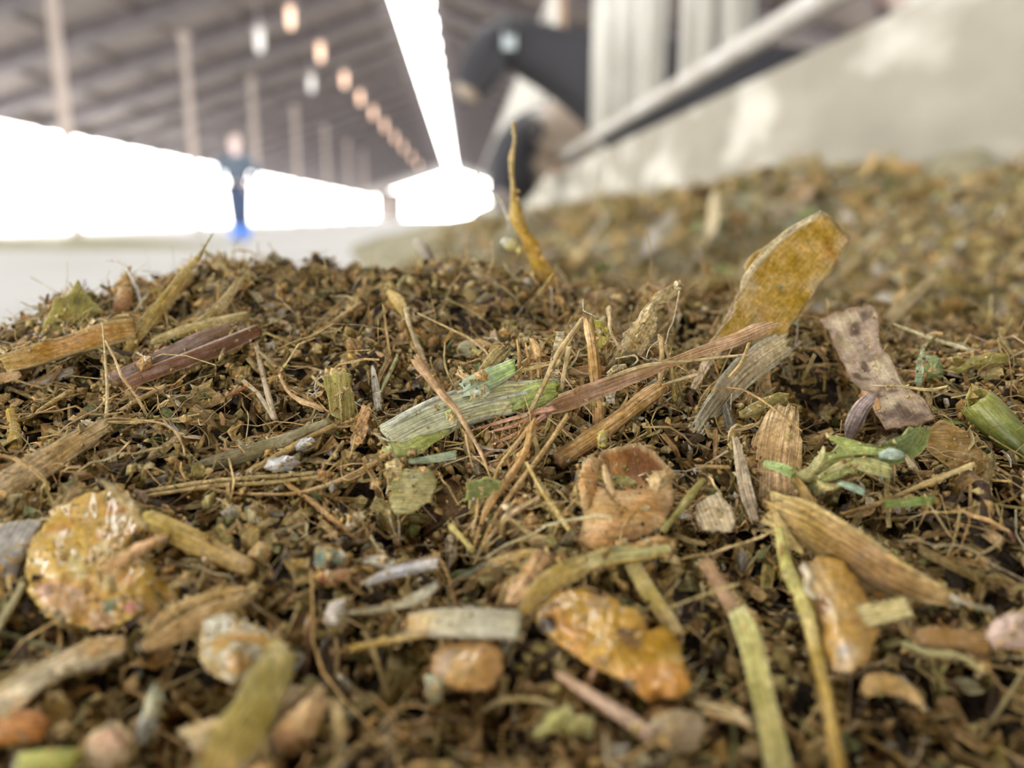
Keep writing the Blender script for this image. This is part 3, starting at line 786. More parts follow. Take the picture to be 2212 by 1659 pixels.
# --- fibres around the stem
fibre('split_straw', 'thin tan straw with a split tip crossing over the green stem', 'straw', [(898, 776, 80), (950, 845, 79.5), (985, 885, 79), (1012, 930, 78.5), (1042, 985, 78), (1062, 1040, 77.5)], [22, 19, 13, 10, 7, 3], M=5, col=[(165, 135, 100), (175, 145, 105), (170, 145, 100)])
fibre('split_straw', 'short curled split prong at the tan straw tip', 'straw', [(893, 782, 80), (905, 792, 80), (915, 797, 80)], [6, 5, 3], col=(180, 150, 110))
fibre('split_straw', 'hair thin strand splitting from the tan straw under the stem', 'straw', [(1005, 935, 78.6), (1015, 985, 78.2), (1022, 1010, 78)], [6, 4, 3], col=(165, 140, 95))
fibre('bent_straw', 'grey tan bent straw standing behind the green stem', 'straw', [(878, 668, 99), (884, 700, 98), (905, 752, 97), (924, 800, 95.5), (935, 870, 92)], [14, 11, 12, 12, 9], M=5, col=[(175, 160, 125), (140, 125, 95), (155, 140, 115)])
S('yellow_grass', 'short yellow blade leaning left above the grey bent straw', 'grass blade', [(838, 628, 112), (862, 655, 108), (880, 690, 104)], [12, 26, 8], M_LEAF, col=(185, 160, 90))
fibre('pale_straw', 'straight cream straw crossing the right end of the green stem', 'straw', [(1258, 688, 83), (1205, 765, 82.5), (1175, 830, 82), (1155, 870, 81.7), (1140, 897, 81.5)], [9, 11, 11, 10, 6], M=5, col=[(190, 165, 115), (195, 172, 125)])
fibre('hair_fibre', 'arched thin fibre above the right end of the stem', 'plant hair', [(1115, 805, 84), (1125, 796, 84), (1150, 786, 84), (1185, 785, 84.5)], [5, 4, 4, 3], col=(175, 150, 105))
S('short_twig', 'ragged brown twig stub standing above the green stem splinter', 'twig', [(1050, 802, 84), (1070, 775, 85), (1090, 755, 86)], [30, 36, 26], M_WOODY, thick=.3, jag=.5, col=(135, 120, 75), edge=(190, 170, 125))
S('short_twig', 'tiny forked brown twig at the left of the stem splinter', 'twig', [(1020, 825, 84), (1003, 812, 84.5), (990, 802, 85)], [22, 16, 20], M_WOODY, jag=.6, col=(160, 135, 90))
for u0, v0, u1, v1, w, nm in ((1118, 735, 1122, 800, 9, 'leftmost upright thin twig right of the stem splinter'), (1135, 738, 1152, 850, 8, 'second upright thin twig right of the stem splinter'),
                              (1150, 735, 1162, 770, 18, 'stubby upright twig just right of the two thin ones'), (1158, 770, 1163, 815, 8, 'lower thin spur of the stubby upright twig')):
    fibre('upright_twig', nm, 'twig', [(u0, v0, 87), ((u0 + u1) / 2 + 2, (v0 + v1) / 2, 86.5), (u1, v1, 86)], [w * .6, w, w * .8], M=5, col=(170, 140, 90))

# --- cluster of stubs right of the stem
fibre('brown_stub', 'thick upright brown stub at the centre of the twig cluster', 'twig', [(1270, 692, 87), (1279, 750, 86.8), (1285, 805, 86.5), (1293, 880, 86), (1295, 950, 85)], [22, 24, 25, 28, 30], M_WOODY, M=7, ridges=5, ramp=.03, col=[(175, 144, 96), (160, 128, 82), (140, 110, 66)])
K('green_leaflet', 'small rounded yellow green leaflet clinging to the upright brown stub', 'leaf', [(1280, 690), (1300, 690), (1316, 715), (1316, 735), (1300, 752), (1285, 748), (1282, 720)], s=87.2, dome=.5, thick=.12, col=(165, 155, 70), edge=(190, 190, 130), tilt=(1, 0), streak_dir=90)
K('grey_flake', 'tall pale grey flake left of the upright brown stub', 'flake', [(1202, 715), (1222, 712), (1212, 760), (1205, 820), (1195, 835), (1182, 810), (1195, 750)], M_CHAFF, s=87.5, thick=.3, bump=.2, jag=5, col=(170, 160, 130))
fibre('upright_twig', 'pale short twig between the cream straw and the brown stub', 'twig', [(1229, 752, 86.5), (1222, 790, 86.2), (1212, 850, 85.6)], [14, 12, 11], M=5, col=(195, 175, 125))
fibre('upright_twig', 'slim upright twig with a knobbly top right of the brown stub', 'twig', [(1427, 728, 88), (1430, 760, 87.8), (1428, 800, 87.4), (1426, 825, 87)], [13, 11, 13, 10], M=5, col=(170, 145, 100))
fibre('upright_twig', 'olive twig leaning right beside the knobbly topped twig', 'twig', [(1436, 745, 88.5), (1448, 785, 88), (1455, 830, 87.5), (1458, 862, 87)], [8, 9, 14, 12], M=5, col=[(175, 155, 105), (120, 105, 60), (125, 110, 60)])
fibre('fuzzy_stalk', 'knobbly pale bent stalk rising behind the leaflet', 'stalk', [(1315, 664, 93), (1319, 690, 92), (1318, 712, 91.5), (1328, 735, 91), (1340, 755, 90.5)], [12, 13, 8, 8, 10], M=5, wob=.4, col=(175, 155, 115))
K('fluffy_husk', 'fluffy tan husk sheet standing behind the twig cluster', 'husk', [(1345, 720), (1385, 672), (1412, 652), (1420, 690), (1415, 730), (1380, 765), (1345, 775)], M_CHAFF, s=92, dome=.6, bump=.5, bfreq=500, jag=6, thick=.3, col=(175, 155, 110), edge=(205, 190, 150), streak_dir=-60)
S('fluffy_spike', 'pale fluffy spike pointing up to the right behind the twigs', 'seed spike', [(1310, 800, 91), (1360, 730, 92), (1410, 655, 93), (1450, 630, 93.5), (1470, 612, 94)], [16, 18, 20, 24, 26], M_CHAFF, jag=.6, wob=.35, ramp=.1, col=(195, 175, 130))
K('seed_tuft', 'crumbly pale seed tuft at the tip of the fluffy spike', 'seed tuft', [(1455, 606), (1470, 602), (1476, 618), (1470, 625), (1458, 622)], M_CHAFF, s=93.5, dome=.8, bump=.5, bfreq=1500, jag=4, thick=.8, col=(205, 190, 155))
fibre('hair_fibre', 'long pale wiry hair hanging from the seed tuft', 'plant hair', [(1468, 628, 92.5), (1462, 660, 92), (1452, 700, 91.5), (1445, 712, 91.2), (1440, 735, 91), (1436, 745, 90.5)], [4, 3.5, 3, 3, 3, 3], col=(205, 190, 160))
fibre('hair_fibre', 'white crooked hair above the green leaflet', 'plant hair', [(1259, 644, 88), (1260, 662, 88), (1259, 670, 88), (1275, 678, 88), (1292, 686, 87.6)], [2.6, 2.6, 2.4, 2.6, 2], col=(215, 210, 195))
fibre('hair_fibre', 'looping thin hair right of the brown stub', 'plant hair', [(1330, 775, 88), (1355, 770, 88), (1372, 768, 88), (1378, 778, 87.6), (1366, 790, 87.4)], [3, 4, 5, 5, 3], col=(195, 180, 140))
fibre('hair_fibre', 'curved white hair reaching down from the knobbly twig', 'plant hair', [(1424, 735, 87.6), (1405, 750, 87.4), (1398, 765, 87.2), (1397, 772, 87)], [2.4, 2.4, 2.2, 2], col=(210, 205, 195))
fibre('hair_fibre', 'tangled grey hair in the dark gap right of the stub', 'plant hair', [(1384, 770, 88), (1400, 778, 88), (1415, 776, 88), (1424, 782, 87.6), (1400, 786, 87.4), (1380, 792, 87.4)], [3, 2.6, 3, 2.6, 2.6, 2], col=(185, 182, 175))
K('papery_curl', 'cream papery curl lying behind the reddish blade', 'husk', [(1310, 805), (1330, 788), (1352, 785), (1358, 795), (1335, 803), (1318, 812)], M_CHAFF, s=86, dome=.6, thick=.2, bump=.2, col=(195, 180, 135))

# --- the reddish blade
r = root_at('reddish_grass', 1450, 800, 85, 'long reddish brown dried blade slanting up to a spear tip, right of centre', 'grass blade')
S('blade', None, None, [(1165, 893, 82.5), (1225, 868, 83), (1300, 838, 84), (1380, 808, 84.6), (1450, 783, 85), (1520, 757, 85.4), (1590, 734, 85.8), (1640, 712, 86), (1688, 696, 86.2)], [16, 40, 38, 30, 20, 24, 30, 30, 3], M_STEM, r,
  thick=.12, arch=.10, M=13, ramp=.05, roll=8, jag=.2, col=[(132, 102, 72), (128, 100, 76), (140, 112, 84), (146, 117, 86), (150, 120, 88), (165, 134, 98)], edge=(200, 165, 125))
for a in ([(1165, 885, 82), (1120, 915, 81.4), (1050, 935, 81)], [(1180, 895, 82), (1130, 930, 81.2), (1062, 960, 80.6)], [(1200, 880, 82), (1150, 892, 81.8), (1000, 935, 81.5)]):
    S('torn_strip', None, None, a, [12, 10, 3], M_STEM, r, thick=.2, jag=.4, col=(150, 110, 85))
fibre('pale_straw', 'long thin cream straw running along above the reddish blade', 'straw', [(1205, 855, 84), (1300, 822, 84.2), (1395, 790, 84.5), (1500, 778, 85), (1612, 766, 85.4)], [5, 8, 9, 7, 5], M=5, col=(190, 170, 125))
fibre('pale_straw', 'thin cream straw with a barb just below the reddish blade', 'straw', [(1430, 832, 85), (1460, 822, 85), (1510, 808, 85.2)], [4, 7, 9], col=(190, 170, 130))
fibre('short_straw', 'short leaning straw spur under the blade tip', 'straw', [(1618, 742, 85.5), (1600, 785, 85), (1574, 815, 84.6)], [8, 8, 5], col=(175, 150, 100))

# --- big leaf pieces behind on the right
r = root_at('yellow_leaf', 1680, 620, 104, 'large amber yellow leaf piece standing up right of centre with torn end', 'leaf')
K('blade', None, None, [(1772, 458), (1790, 468), (1806, 480), (1838, 512), (1810, 565), (1775, 612), (1752, 640), (1712, 700), (1700, 728), (1640, 745), (1560, 748), (1536, 735), (1575, 690), (1598, 632), (1612, 610), (1606, 572), (1612, 560), (1690, 508)], M_LEAF, r,
  s=104, tilt=(2.5, -3.0), thick=.35, bump=.25, bfreq=300, jag=4, rings=14, npts=110, col=(186, 154, 66), col2=[((150, 114, 48), 260.0), ((182, 164, 122), 200.0)], c2t=(.05, .7), edge=(190, 170, 125), edgew=.1, streak_dir=-52)
S('midrib', None, None, [(1604, 640, 103), (1612, 600, 102.6), (1690, 512, 101.6), (1770, 462, 100.8)], [14, 16, 16, 12], M_FIB, r, thick=.5, col=(196, 180, 140), plabel='pale raised rim along the left edge')
K('grey_bark_strip', 'grey tan bark strip running down left from the yellow leaf base', 'bark strip', [(1600, 620), (1608, 640), (1590, 700), (1560, 760), (1530, 800), (1505, 842), (1490, 838), (1520, 770), (1560, 700)], M_WOODY, s=99, tilt=(1, -7), thick=.5, jag=3, col=(160, 142, 115), col2=(135, 115, 85), streak_dir=-60)
S('bark_slab', 'long grey bark slab with pale edge, propped over the dark hollow', 'bark strip', [(1505, 935, 84), (1545, 875, 88), (1600, 810, 92), (1650, 770, 95), (1700, 738, 97)], [34, 44, 62, 62, 52], M_WOODY, thick=.2, arch=.05, jag=.35, col=[(135, 128, 105), (120, 108, 85), (145, 130, 100), (165, 150, 115)], edge=(178, 175, 150), roll=(20, 5))
r = root_at('purple_bark', 1900, 790, 96, 'flaky purple brown bark strip leaning over a dark hollow on the right', 'bark strip')
K('strip', None, None, [(1768, 690), (1812, 672), (1888, 656), (1898, 680), (1900, 740), (1925, 778), (1958, 842), (1998, 862), (2022, 905), (1990, 920), (1912, 930), (1898, 905), (1862, 850), (1835, 820), (1800, 745), (1790, 715)], M_HUSK, r,
  s=95.5, tilt=(-1.2, -6.5), thick=.5, bump=.6, bfreq=520, jag=4, rings=20, npts=130, col=(136, 119, 100), col2=[((84, 68, 56), 620.0), ((178, 162, 132), 480.0)], c2t=(-.05, .4), edge=(118, 96, 74), edgew=.12, streak_dir=62)
S('curled_flap', None, None, [(1885, 855, 91), (1862, 880, 90.5), (1845, 912, 90), (1832, 950, 89.5)], [22, 34, 36, 14], M_WOODY, r, thick=.6, arch=.3, jag=.3, col=(125, 110, 105), edge=(160, 145, 130), plabel='rolled grey flap hanging under the strip')
S('bark_hinge', None, None, [(1860, 852, 92), (1885, 862, 91), (1895, 885, 90)], [18, 22, 14], M_FIB, r, col=(170, 130, 85))
fibre('thin_straw', 'short curved straw lying across the purple bark strip', 'straw', [(1880, 833, 89), (1950, 835, 88.6), (2010, 842, 88.2), (2048, 834, 88)], [3, 6, 7, 4], col=(175, 160, 115))
K('mint_shard', 'pale mint green leaf shard standing upright behind the bark strip', 'leaf', [(1998, 742), (1996, 800), (1990, 832), (1975, 828), (1980, 780), (1990, 755)], s=94, thick=.15, col=(165, 185, 150), edge=(200, 210, 180))
K('green_clump', 'soft green leaf clump beside the mint shard', 'leaf', [(2000, 770), (2030, 772), (2042, 800), (2030, 830), (1998, 828)], s=97, dome=1.2, bump=.6, thick=1, jag=4, col=(115, 130, 85), col2=(145, 155, 110))
K('curled_leaf', 'olive curled leaf arching near the right edge', 'leaf', [(2040, 800), (2080, 775), (2140, 760), (2178, 765), (2185, 785), (2150, 795), (2100, 800), (2062, 812)], s=97, dome=1.5, thick=.2, col=(120, 112, 55), edge=(165, 150, 85), streak_dir=-10)
fibre('long_straw', 'long pale straw sloping down to the right edge behind the bark', 'straw', [(1930, 700, 104), (2010, 730, 102), (2110, 760, 100), (2205, 790, 98)], [5, 8, 9, 8], M=5, col=(180, 170, 130))
S('blurred_stalk', 'blurred tan stalk pointing up right behind the purple bark', 'stalk', [(1920, 690, 132), (1970, 640, 140), (2025, 595, 148)], [30, 26, 18], M_FIB, col=(150, 135, 100))
r = root_at('green_tube', 2150, 905, 89, 'thick green hollow stem with an open cut end at the right edge', 'stem')
S('tube', None, None, [(2108, 868, 88), (2150, 910, 87.2), (2200, 958, 86), (2250, 1005, 85)], [74, 74, 72, 70], M_GLOSS, r, kind='round', thick=.5, M=10, ridges=7, ramp=.012, jag=.06, col=[(112, 114, 60), (80, 86, 36), (62, 68, 26)])
K('cut_end', None, None, [(2086, 862), (2098, 842), (2120, 838), (2140, 848), (2134, 868), (2112, 886), (2094, 884)], M_LEAF, r, s=86.6, dome=-.9, thick=.4, jag=2, col=(120, 105, 45), edge=(185, 188, 115), edgew=.4, bump=.2, plabel='open cut end with pale rim')
K('amber_flake', 'dark amber ragged flake below the purple bark end', 'flake', [(1990, 930), (2040, 905), (2085, 925), (2105, 960), (2140, 990), (2150, 1030), (2110, 1040), (2060, 1020), (2010, 985)], M_LEAF, s=81, tilt=(-1, -4), bump=.3, thick=.3, jag=6, col=(120, 95, 48), col2=(80, 62, 30), edge=(150, 125, 75), edgew=.1)

# --- shredded green clump
r = root_at('green_shred', 1870, 985, 79, 'shredded light green stem clump with a pale yellow tip, right of centre', 'stem')
S('outer', None, None, [(1752, 1042, 76.5), (1790, 1005, 77.5), (1850, 985, 78), (1920, 985, 78.4), (1965, 965, 79.5), (1985, 930, 81)], [64, 60, 62, 46, 44, 34], M_LEAF, r, thick=.3, arch=.2, jag=.6, wob=.3, ramp=.06, col=[(150, 142, 92), (138, 138, 82), (116, 124, 70), (100, 112, 62), (105, 112, 62)], edge=(172, 174, 112))
for i_, a in enumerate(([(1768, 1030, 75.4), (1830, 1000, 76), (1900, 992, 76.6)], [(1760, 1050, 75.2), (1800, 1028, 75.4), (1850, 1012, 75.8)], [(1755, 1015, 75.8), (1772, 990, 76.2), (1780, 965, 76.6)], [(1765, 1040, 75), (1785, 1052, 74.8), (1815, 1048, 74.8)], [(1900, 962, 77.4), (1950, 950, 78.4), (1985, 925, 80)])):
    S('torn_strip', None, None, a, [6, 16, 5], M_FIB, r, jag=.6, thick=.3, wob=.3, col=((172, 166, 108), (118, 122, 72), (176, 170, 118), (150, 142, 88), (96, 108, 60))[i_])
S('outer_rib', None, None, [(1790, 985, 76.4), (1850, 972, 76.8), (1920, 978, 77)], [14, 20, 12], M_LEAF, r, jag=.5, col=(165, 175, 105))
S('prong', None, None, [(1852, 968, 77), (1820, 955, 77), (1788, 942, 77)], [30, 22, 7], M_LEAF, r, jag=.5, col=(170, 180, 105), edge=(195, 200, 130))
S('pale_tip', None, None, [(1842, 998, 75.6), (1880, 1005, 75.4), (1924, 1018, 75.2)], [20, 34, 30], M_LEAF, r, roll=-30, jag=.22, thick=.3, col=(215, 212, 140), edge=(220, 220, 160), plabel='pale yellow cut tip')
S('grey_shred', None, None, [(1900, 985, 76), (1925, 980, 75.8), (1950, 985, 76.2)], [10, 26, 16], M_LEAF, r, col=(140, 155, 140), arch=.3)
S('grey_shred', None, None, [(1810, 1042, 74.6), (1840, 1052, 74.4), (1868, 1066, 74.2)], [8, 18, 12], M_LEAF, r, col=(130, 148, 125))
S('green_chip', 'flat bright green sliver lying below the shredded clump', 'leaf', [(1910, 1090, 73.4), (1960, 1085, 73.2), (2018, 1080, 73)], [14, 20, 16], M_LEAF, col=(105, 120, 62))
# --- ridged bark chip and neighbours
S('ridged_chip', 'upright ridged brown bark chip, lower right of the reddish blade', 'bark chip', [(1672, 1092, 77), (1672, 1010, 80), (1680, 940, 83), (1696, 882, 85.5)], [108, 112, 100, 62], M_WOODY, thick=.14, arch=.14, M=21, ramp=.012, jag=.16, roll=-10, col=[(128, 104, 72), (140, 114, 78), (150, 124, 84), (170, 146, 100)], edge=(165, 140, 95), sidejag=.02)
K('grain_crumb', 'yellow crumb stuck on the ridged bark chip', 'crumb', [(1692, 938), (1712, 935), (1714, 948), (1700, 955)], M_CORN, s=80.2, dome=.5, bump=.2, thick=.5, col=(185, 165, 85))
S('green_bit', 'small bright green blade bit across the foot of the ridged chip', 'leaf', [(1650, 1000, 76.5), (1685, 1010, 76), (1716, 1024, 75.6)], [16, 20, 24], M_LEAF, jag=.15, col=(130, 148, 88), edge=(150, 165, 105))
S('yellow_stalk_bit', 'tan stalk bit continuing down from the bright green blade bit', 'stalk', [(1712, 1028, 76), (1735, 1060, 75.2), (1758, 1105, 74)], [12, 22, 26], M_FIB, jag=.2, col=(150, 125, 75))
S('grey_splinter', 'grey frayed splinter left of the ridged bark chip', 'splinter', [(1588, 945, 80), (1600, 1000, 78.4), (1612, 1060, 76.6), (1630, 1125, 74.2)], [12, 24, 30, 16], M_WOODY, thick=.4, jag=.5, col=(140, 125, 102), edge=(180, 168, 140))
K('leaf_flap', 'olive leaf flap with a folded tip above the ridged chip', 'leaf', [(1596, 890), (1630, 868), (1680, 848), (1706, 850), (1700, 872), (1660, 895), (1625, 902), (1598, 903)], s=87, dome=.6, thick=.15, col=(110, 100, 50), edge=(165, 152, 90), edgew=.15, streak_dir=-25)
K('ribbed_chip', 'pale ribbed chip left of the grey splinter', 'chip', [(1504, 1090), (1530, 1072), (1552, 1062), (1572, 1090), (1590, 1122), (1578, 1150), (1520, 1148), (1500, 1120)], M_WOODY, s=72.5, tilt=(-1, -4), thick=.4, dome=.4, jag=3, col=(160, 145, 115), edge=(178, 165, 135), streak_dir=68)
fibre('thin_twig', 'thin tan twig pointing left from the grey splinter', 'twig', [(1504, 1008, 79), (1540, 1008, 78.8), (1578, 1010, 78.5)], [9, 9, 8], M=5, col=(140, 115, 72))
fibre('thin_twig', 'olive seed stalk below left of the pointing twig', 'twig', [(1430, 1150, 70), (1470, 1100, 72), (1500, 1060, 73.6), (1520, 1038, 75)], [16, 14, 18, 14], M=5, col=(120, 112, 62))

# --- lower right stalks
r = root_at('frayed_stalk', 1850, 1190, 69, 'broad frayed brown stalk slanting down right across the lower right', 'stalk')
S('stalk', None, None, [(1668, 1100, 72), (1740, 1130, 70.5), (1830, 1185, 68), (1930, 1245, 65.6), (2010, 1278, 64.4), (2052, 1292, 64)], [70, 92, 96, 78, 50, 34], M_WOODY, r, thick=.2, arch=.2, M=15, ramp=.035, jag=.4, roll=(-4, 12), col=[(140, 118, 68), (128, 104, 58), (112, 86, 50), (118, 92, 55), (140, 115, 68)], edge=(165, 145, 90))
for a in ([(1690, 1120, 71), (1700, 1160, 70), (1735, 1195, 68.6)], [(1675, 1108, 71), (1690, 1150, 70), (1705, 1180, 69)], [(1680, 1090, 72), (1730, 1085, 71.4), (1790, 1110, 70)]):
    S('torn_strip', None, None, a, [14, 20, 10], M_FIB, r, jag=.4, col=(150, 130, 78))
S('bare_fibre', None, None, [(2050, 1288, 63.6), (2100, 1308, 63), (2146, 1322, 62.6)], [14, 8, 5], M_FIB, r, kind='round', M=4, col=(180, 172, 150), plabel='silvery bare fibre at the lower tip')
S('green_strap', 'pale green flat strap running down to the bottom edge, right of centre', 'leaf', [(1592, 1316, 61.2), (1622, 1390, 58.8), (1645, 1490, 55.8), (1668, 1590, 53), (1690, 1700, 50)], [42, 52, 50, 52, 56], M_LEAF, thick=.1, arch=.07, jag=.12, M=9, col=[(170, 166, 108), (156, 148, 88), (146, 136, 78), (140, 130, 74)], edge=(176, 168, 112))
S('yellow_strap', 'narrow yellow brown stalk running down beside the pale green strap', 'stalk', [(1682, 1140, 68), (1700, 1225, 66), (1738, 1310, 62.5), (1765, 1420, 58.6), (1790, 1530, 55), (1815, 1690, 50.6)], [18, 30, 34, 27, 28, 30], M_LEAF, kind='round', thick=.35, M=6, jag=.15, col=[(165, 158, 95), (168, 160, 92), (160, 138, 70), (148, 122, 58), (142, 116, 54)])
S('brown_stalk_bit', 'dull brown stem ending at the top of the pale green strap', 'stalk', [(1520, 1210, 66.8), (1552, 1260, 64.8), (1585, 1320, 62)], [26, 30, 28], M_FIB, jag=.3, col=(125, 98, 68))
S('cut_straw', 'short clean cut pale straw lying over the corn kernel, lower right', 'straw', [(1828, 1340, 61.6), (1890, 1324, 61.4), (1962, 1308, 61.2)], [48, 46, 44], M_FIB, roll=-25, thick=.3, arch=.1, jag=.07, M=9, col=(192, 176, 118), edge=(205, 192, 135))
fibre('long_straw', 'straight tan straw pointing up to the right edge, mid right', 'straw', [(1815, 1112, 74), (1900, 1086, 75), (2000, 1045, 76.6), (2106, 1002, 78)], [8, 10, 12, 12], M=5, col=[(130, 105, 62), (150, 128, 80), (168, 150, 100)])
S('brown_strip', 'blurred brown strip pointing at the pinkish chip on the right edge', 'stalk', [(1980, 1375, 60.4), (2060, 1382, 60.2), (2140, 1390, 60)], [38, 44, 42], M_FIB, jag=.2, col=(118, 90, 50))
K('pink_chip', 'pinkish pale blurred chip cut by the right edge', 'chip', [(2140, 1345), (2175, 1325), (2230, 1320), (2240, 1395), (2200, 1402), (2145, 1400), (2130, 1375)], M_CORN, s=58.8, dome=1, thick=.8, bump=.25, col=(190, 165, 148), col2=(150, 115, 92))
fibre('thin_twig', 'thin drooping green grey twig below the brown strip', 'twig', [(1950, 1390, 60), (2010, 1410, 59.4), (2080, 1420, 59), (2130, 1455, 58)], [14, 11, 12, 8], M=5, col=(135, 130, 88))

# --- crumpled tan husk
r = root_at('crumpled_husk', 1350, 1070, 75, 'crumpled tan husk cup with a ruffled rim, right of the centre', 'husk')
K('front_wall', None, None, [(1254, 1062), (1290, 1044), (1340, 1060), (1400, 1054), (1450, 1040), (1458, 1080), (1442, 1130), (1400, 1160), (1340, 1175), (1300, 1200), (1258, 1185), (1246, 1165), (1262, 1120)], M_HUSK, r, s=72.2, tilt=(0, -4.5), dome=1.4, bump=.28, bfreq=420, thick=.5, jag=4, rings=12, npts=100, col=(186, 152, 98), col2=(160, 122, 72), edge=(205, 175, 125), edgew=.12, streak_dir=5)
K('left_wall', None, None, [(1258, 1000), (1278, 982), (1296, 992), (1298, 1035), (1290, 1075), (1270, 1100), (1254, 1090), (1250, 1045)], M_HUSK, r, s=74.6, tilt=(3, -4), dome=.9, bump=.3, bfreq=500, thick=.4, jag=4, col=(190, 155, 102), col2=(155, 118, 70), edge=(205, 178, 130))
K('back_wall', None, None, [(1285, 1000), (1305, 972), (1345, 962), (1378, 955), (1410, 972), (1442, 1005), (1440, 1050), (1370, 1075), (1300, 1070)], M_HUSK, r, s=77.2, tilt=(0, -4), dome=-1.2, bump=.35, bfreq=450, thick=.4, jag=4, col=(150, 108, 58), col2=(105, 70, 38), edge=(205, 178, 130), edgew=.2, streak_dir=80)  # darker colours paint the shade inside the cup
K('curl', None, None, [(1402, 1035), (1412, 1012), (1430, 1016), (1446, 1002), (1454, 1022), (1446, 1050), (1420, 1064), (1404, 1055)], M_HUSK, r, s=72.8, tilt=(0, -4), dome=1.4, bump=.4, bfreq=700, thick=.6, jag=4, col=(195, 165, 112), col2=(165, 130, 75), edge=(212, 190, 145))
S('fold', None, None, [(1305, 1005, 74), (1312, 1035, 73), (1326, 1068, 72)], [10, 16, 8], M_HUSK, r, jag=.3, arch=.3, col=(200, 170, 120))
S('tail', None, None, [(1262, 1170, 70), (1245, 1192, 69.6), (1228, 1205, 69)], [20, 16, 10], M_HUSK, r, jag=.5, col=(165, 140, 95))
K('yellow_moss_bit', 'tiny yellow green crumb above the crumpled husk', 'crumb', [(1290, 935), (1305, 928), (1312, 945), (1308, 965), (1292, 968)], M_LEAF, s=79, dome=.5, bump=.3, jag=3, thick=.5, col=(150, 145, 70), col2=(85, 100, 60))

# --- stalk bundle left of the husk
for nm, pts, w, cl in (
    ('thin bent straw sweeping down left from below the stem end', [(1158, 905, 80), (1115, 960, 78.6), (1078, 1010, 77), (1060, 1065, 75), (1045, 1110, 73.4)], [12, 9, 9, 8, 5], (178, 150, 98)),
    ('kinked brown straw beside the thin bent straw', [(1150, 915, 79.6), (1135, 975, 78), (1108, 1020, 76.4), (1060, 1085, 74), (1040, 1130, 72.4), (1020, 1195, 70)], [16, 14, 16, 18, 10, 5], (165, 132, 82)),
    ('long thin straw from the husk down to the straw knot', [(1225, 900, 81), (1170, 980, 78.4), (1120, 1045, 76), (1070, 1120, 73), (1035, 1190, 70)], [12, 12, 13, 10, 6], (172, 145, 95)),
    ('loose straw crossing down right to the husk foot', [(1138, 1000, 76.4), (1165, 1050, 74.4), (1205, 1110, 71.8), (1245, 1165, 69.4)], [8, 9, 12, 9], (165, 145, 90)),
    ('arched thin fibre bridging the straw knot and the husk', [(1035, 1195, 70), (1090, 1155, 71), (1150, 1138, 71.6), (1225, 1135, 71.4)], [4, 6, 6, 5], (172, 148, 95)),
    ('short upright whisker at the left of the straw bundle', [(1033, 1062, 75), (1030, 1110, 73), (1018, 1160, 71)], [5, 6, 4], (175, 148, 100)),
    ('whisker between the husk and the arched fibre', [(1252, 1070, 73), (1210, 1120, 71.5), (1190, 1180, 69.4)], [4, 6, 3], (170, 150, 100)),
    ('low slanting root in front of the straw bundle', [(1115, 1080, 74), (1075, 1140, 72), (1035, 1190, 70)], [10, 12, 5], (180, 155, 112)),
    ('second low slanting root, lower than the first', [(1170, 1075, 74), (1105, 1110, 72.6), (1060, 1160, 71), (1030, 1200, 69.6)], [16, 14, 8, 4], (185, 160, 120)),
    ('stub pointing up left out of the straw knot', [(972, 1135, 72), (1000, 1165, 70.6), (1022, 1190, 69.4)], [14, 14, 12], (175, 160, 95)),
):
    fibre('bundle_straw', nm, 'straw', pts, w, M=5, col=cl)
S('thick_straw', 'thick brown rod slanting up right behind the crumpled husk', 'stalk', [(1200, 1000, 80.5), (1260, 960, 82), (1330, 910, 83.6), (1400, 855, 85.4), (1430, 835, 86)], [44, 40, 34, 34, 26], M_WOODY, kind='round', thick=.5, M=7, ridges=6, ramp=.03, jag=.2, col=[(105, 80, 45), (150, 120, 72), (138, 108, 62), (155, 125, 80)])
K('olive_chip', 'olive green chip under the green stem, by the straw bundle', 'chip', [(1005, 1045), (1050, 1030), (1085, 1040), (1080, 1060), (1040, 1080), (1008, 1080)], s=74.4, thick=.3, dome=.3, col=(92, 98, 50), edge=(135, 135, 80))
K('brown_plate', 'smooth brown kernel half hidden behind the low roots', 'kernel', [(1110, 1130), (1150, 1105), (1170, 1130), (1178, 1170), (1150, 1195), (1110, 1190)], M_GLOSS, s=73.0, sunk=True, dome=.9, thick=.6, col=(150, 115, 62), col2=(125, 92, 50))

# --- corn
r = root_at('cracked_kernel', 220, 1210, 64, 'big glossy cracked corn kernel, yellow and pink, at the left', 'corn')
K('kernel', None, None, [(92, 1140), (130, 1092), (180, 1068), (232, 1060), (262, 1072), (290, 1100), (318, 1130), (318, 1165), (345, 1215), (385, 1262), (392, 1290), (350, 1330), (300, 1332), (260, 1352), (210, 1362), (150, 1350), (95, 1325), (62, 1290), (55, 1230), (66, 1180)], M_CORN, r,
  s=66.4, tilt=(.5, -3.2), dome=1.9, bump=.46, bfreq=640, thick=1.4, jag=5, rings=28, npts=180, col=(236, 190, 72), col2=[((242, 218, 150), 900.0), ((204, 148, 54), 620.0)], c2t=(.15, .75), edge=(222, 186, 84), edgew=.12,
  spots=[(140, 1300, 46, (208, 164, 108)), (220, 1345, 30, (212, 172, 122)), (282, 1310, 16, (190, 125, 105)), (95, 1275, 16, (198, 150, 122)), (190, 1110, 40, (226, 182, 80)), (235, 1308, 15, (88, 98, 66)), (128, 1335, 17, (95, 96, 62)), (184, 1106, 7, (110, 100, 50)), (165, 1215, 26, (222, 200, 120)), (345, 1300, 40, (228, 182, 92))])
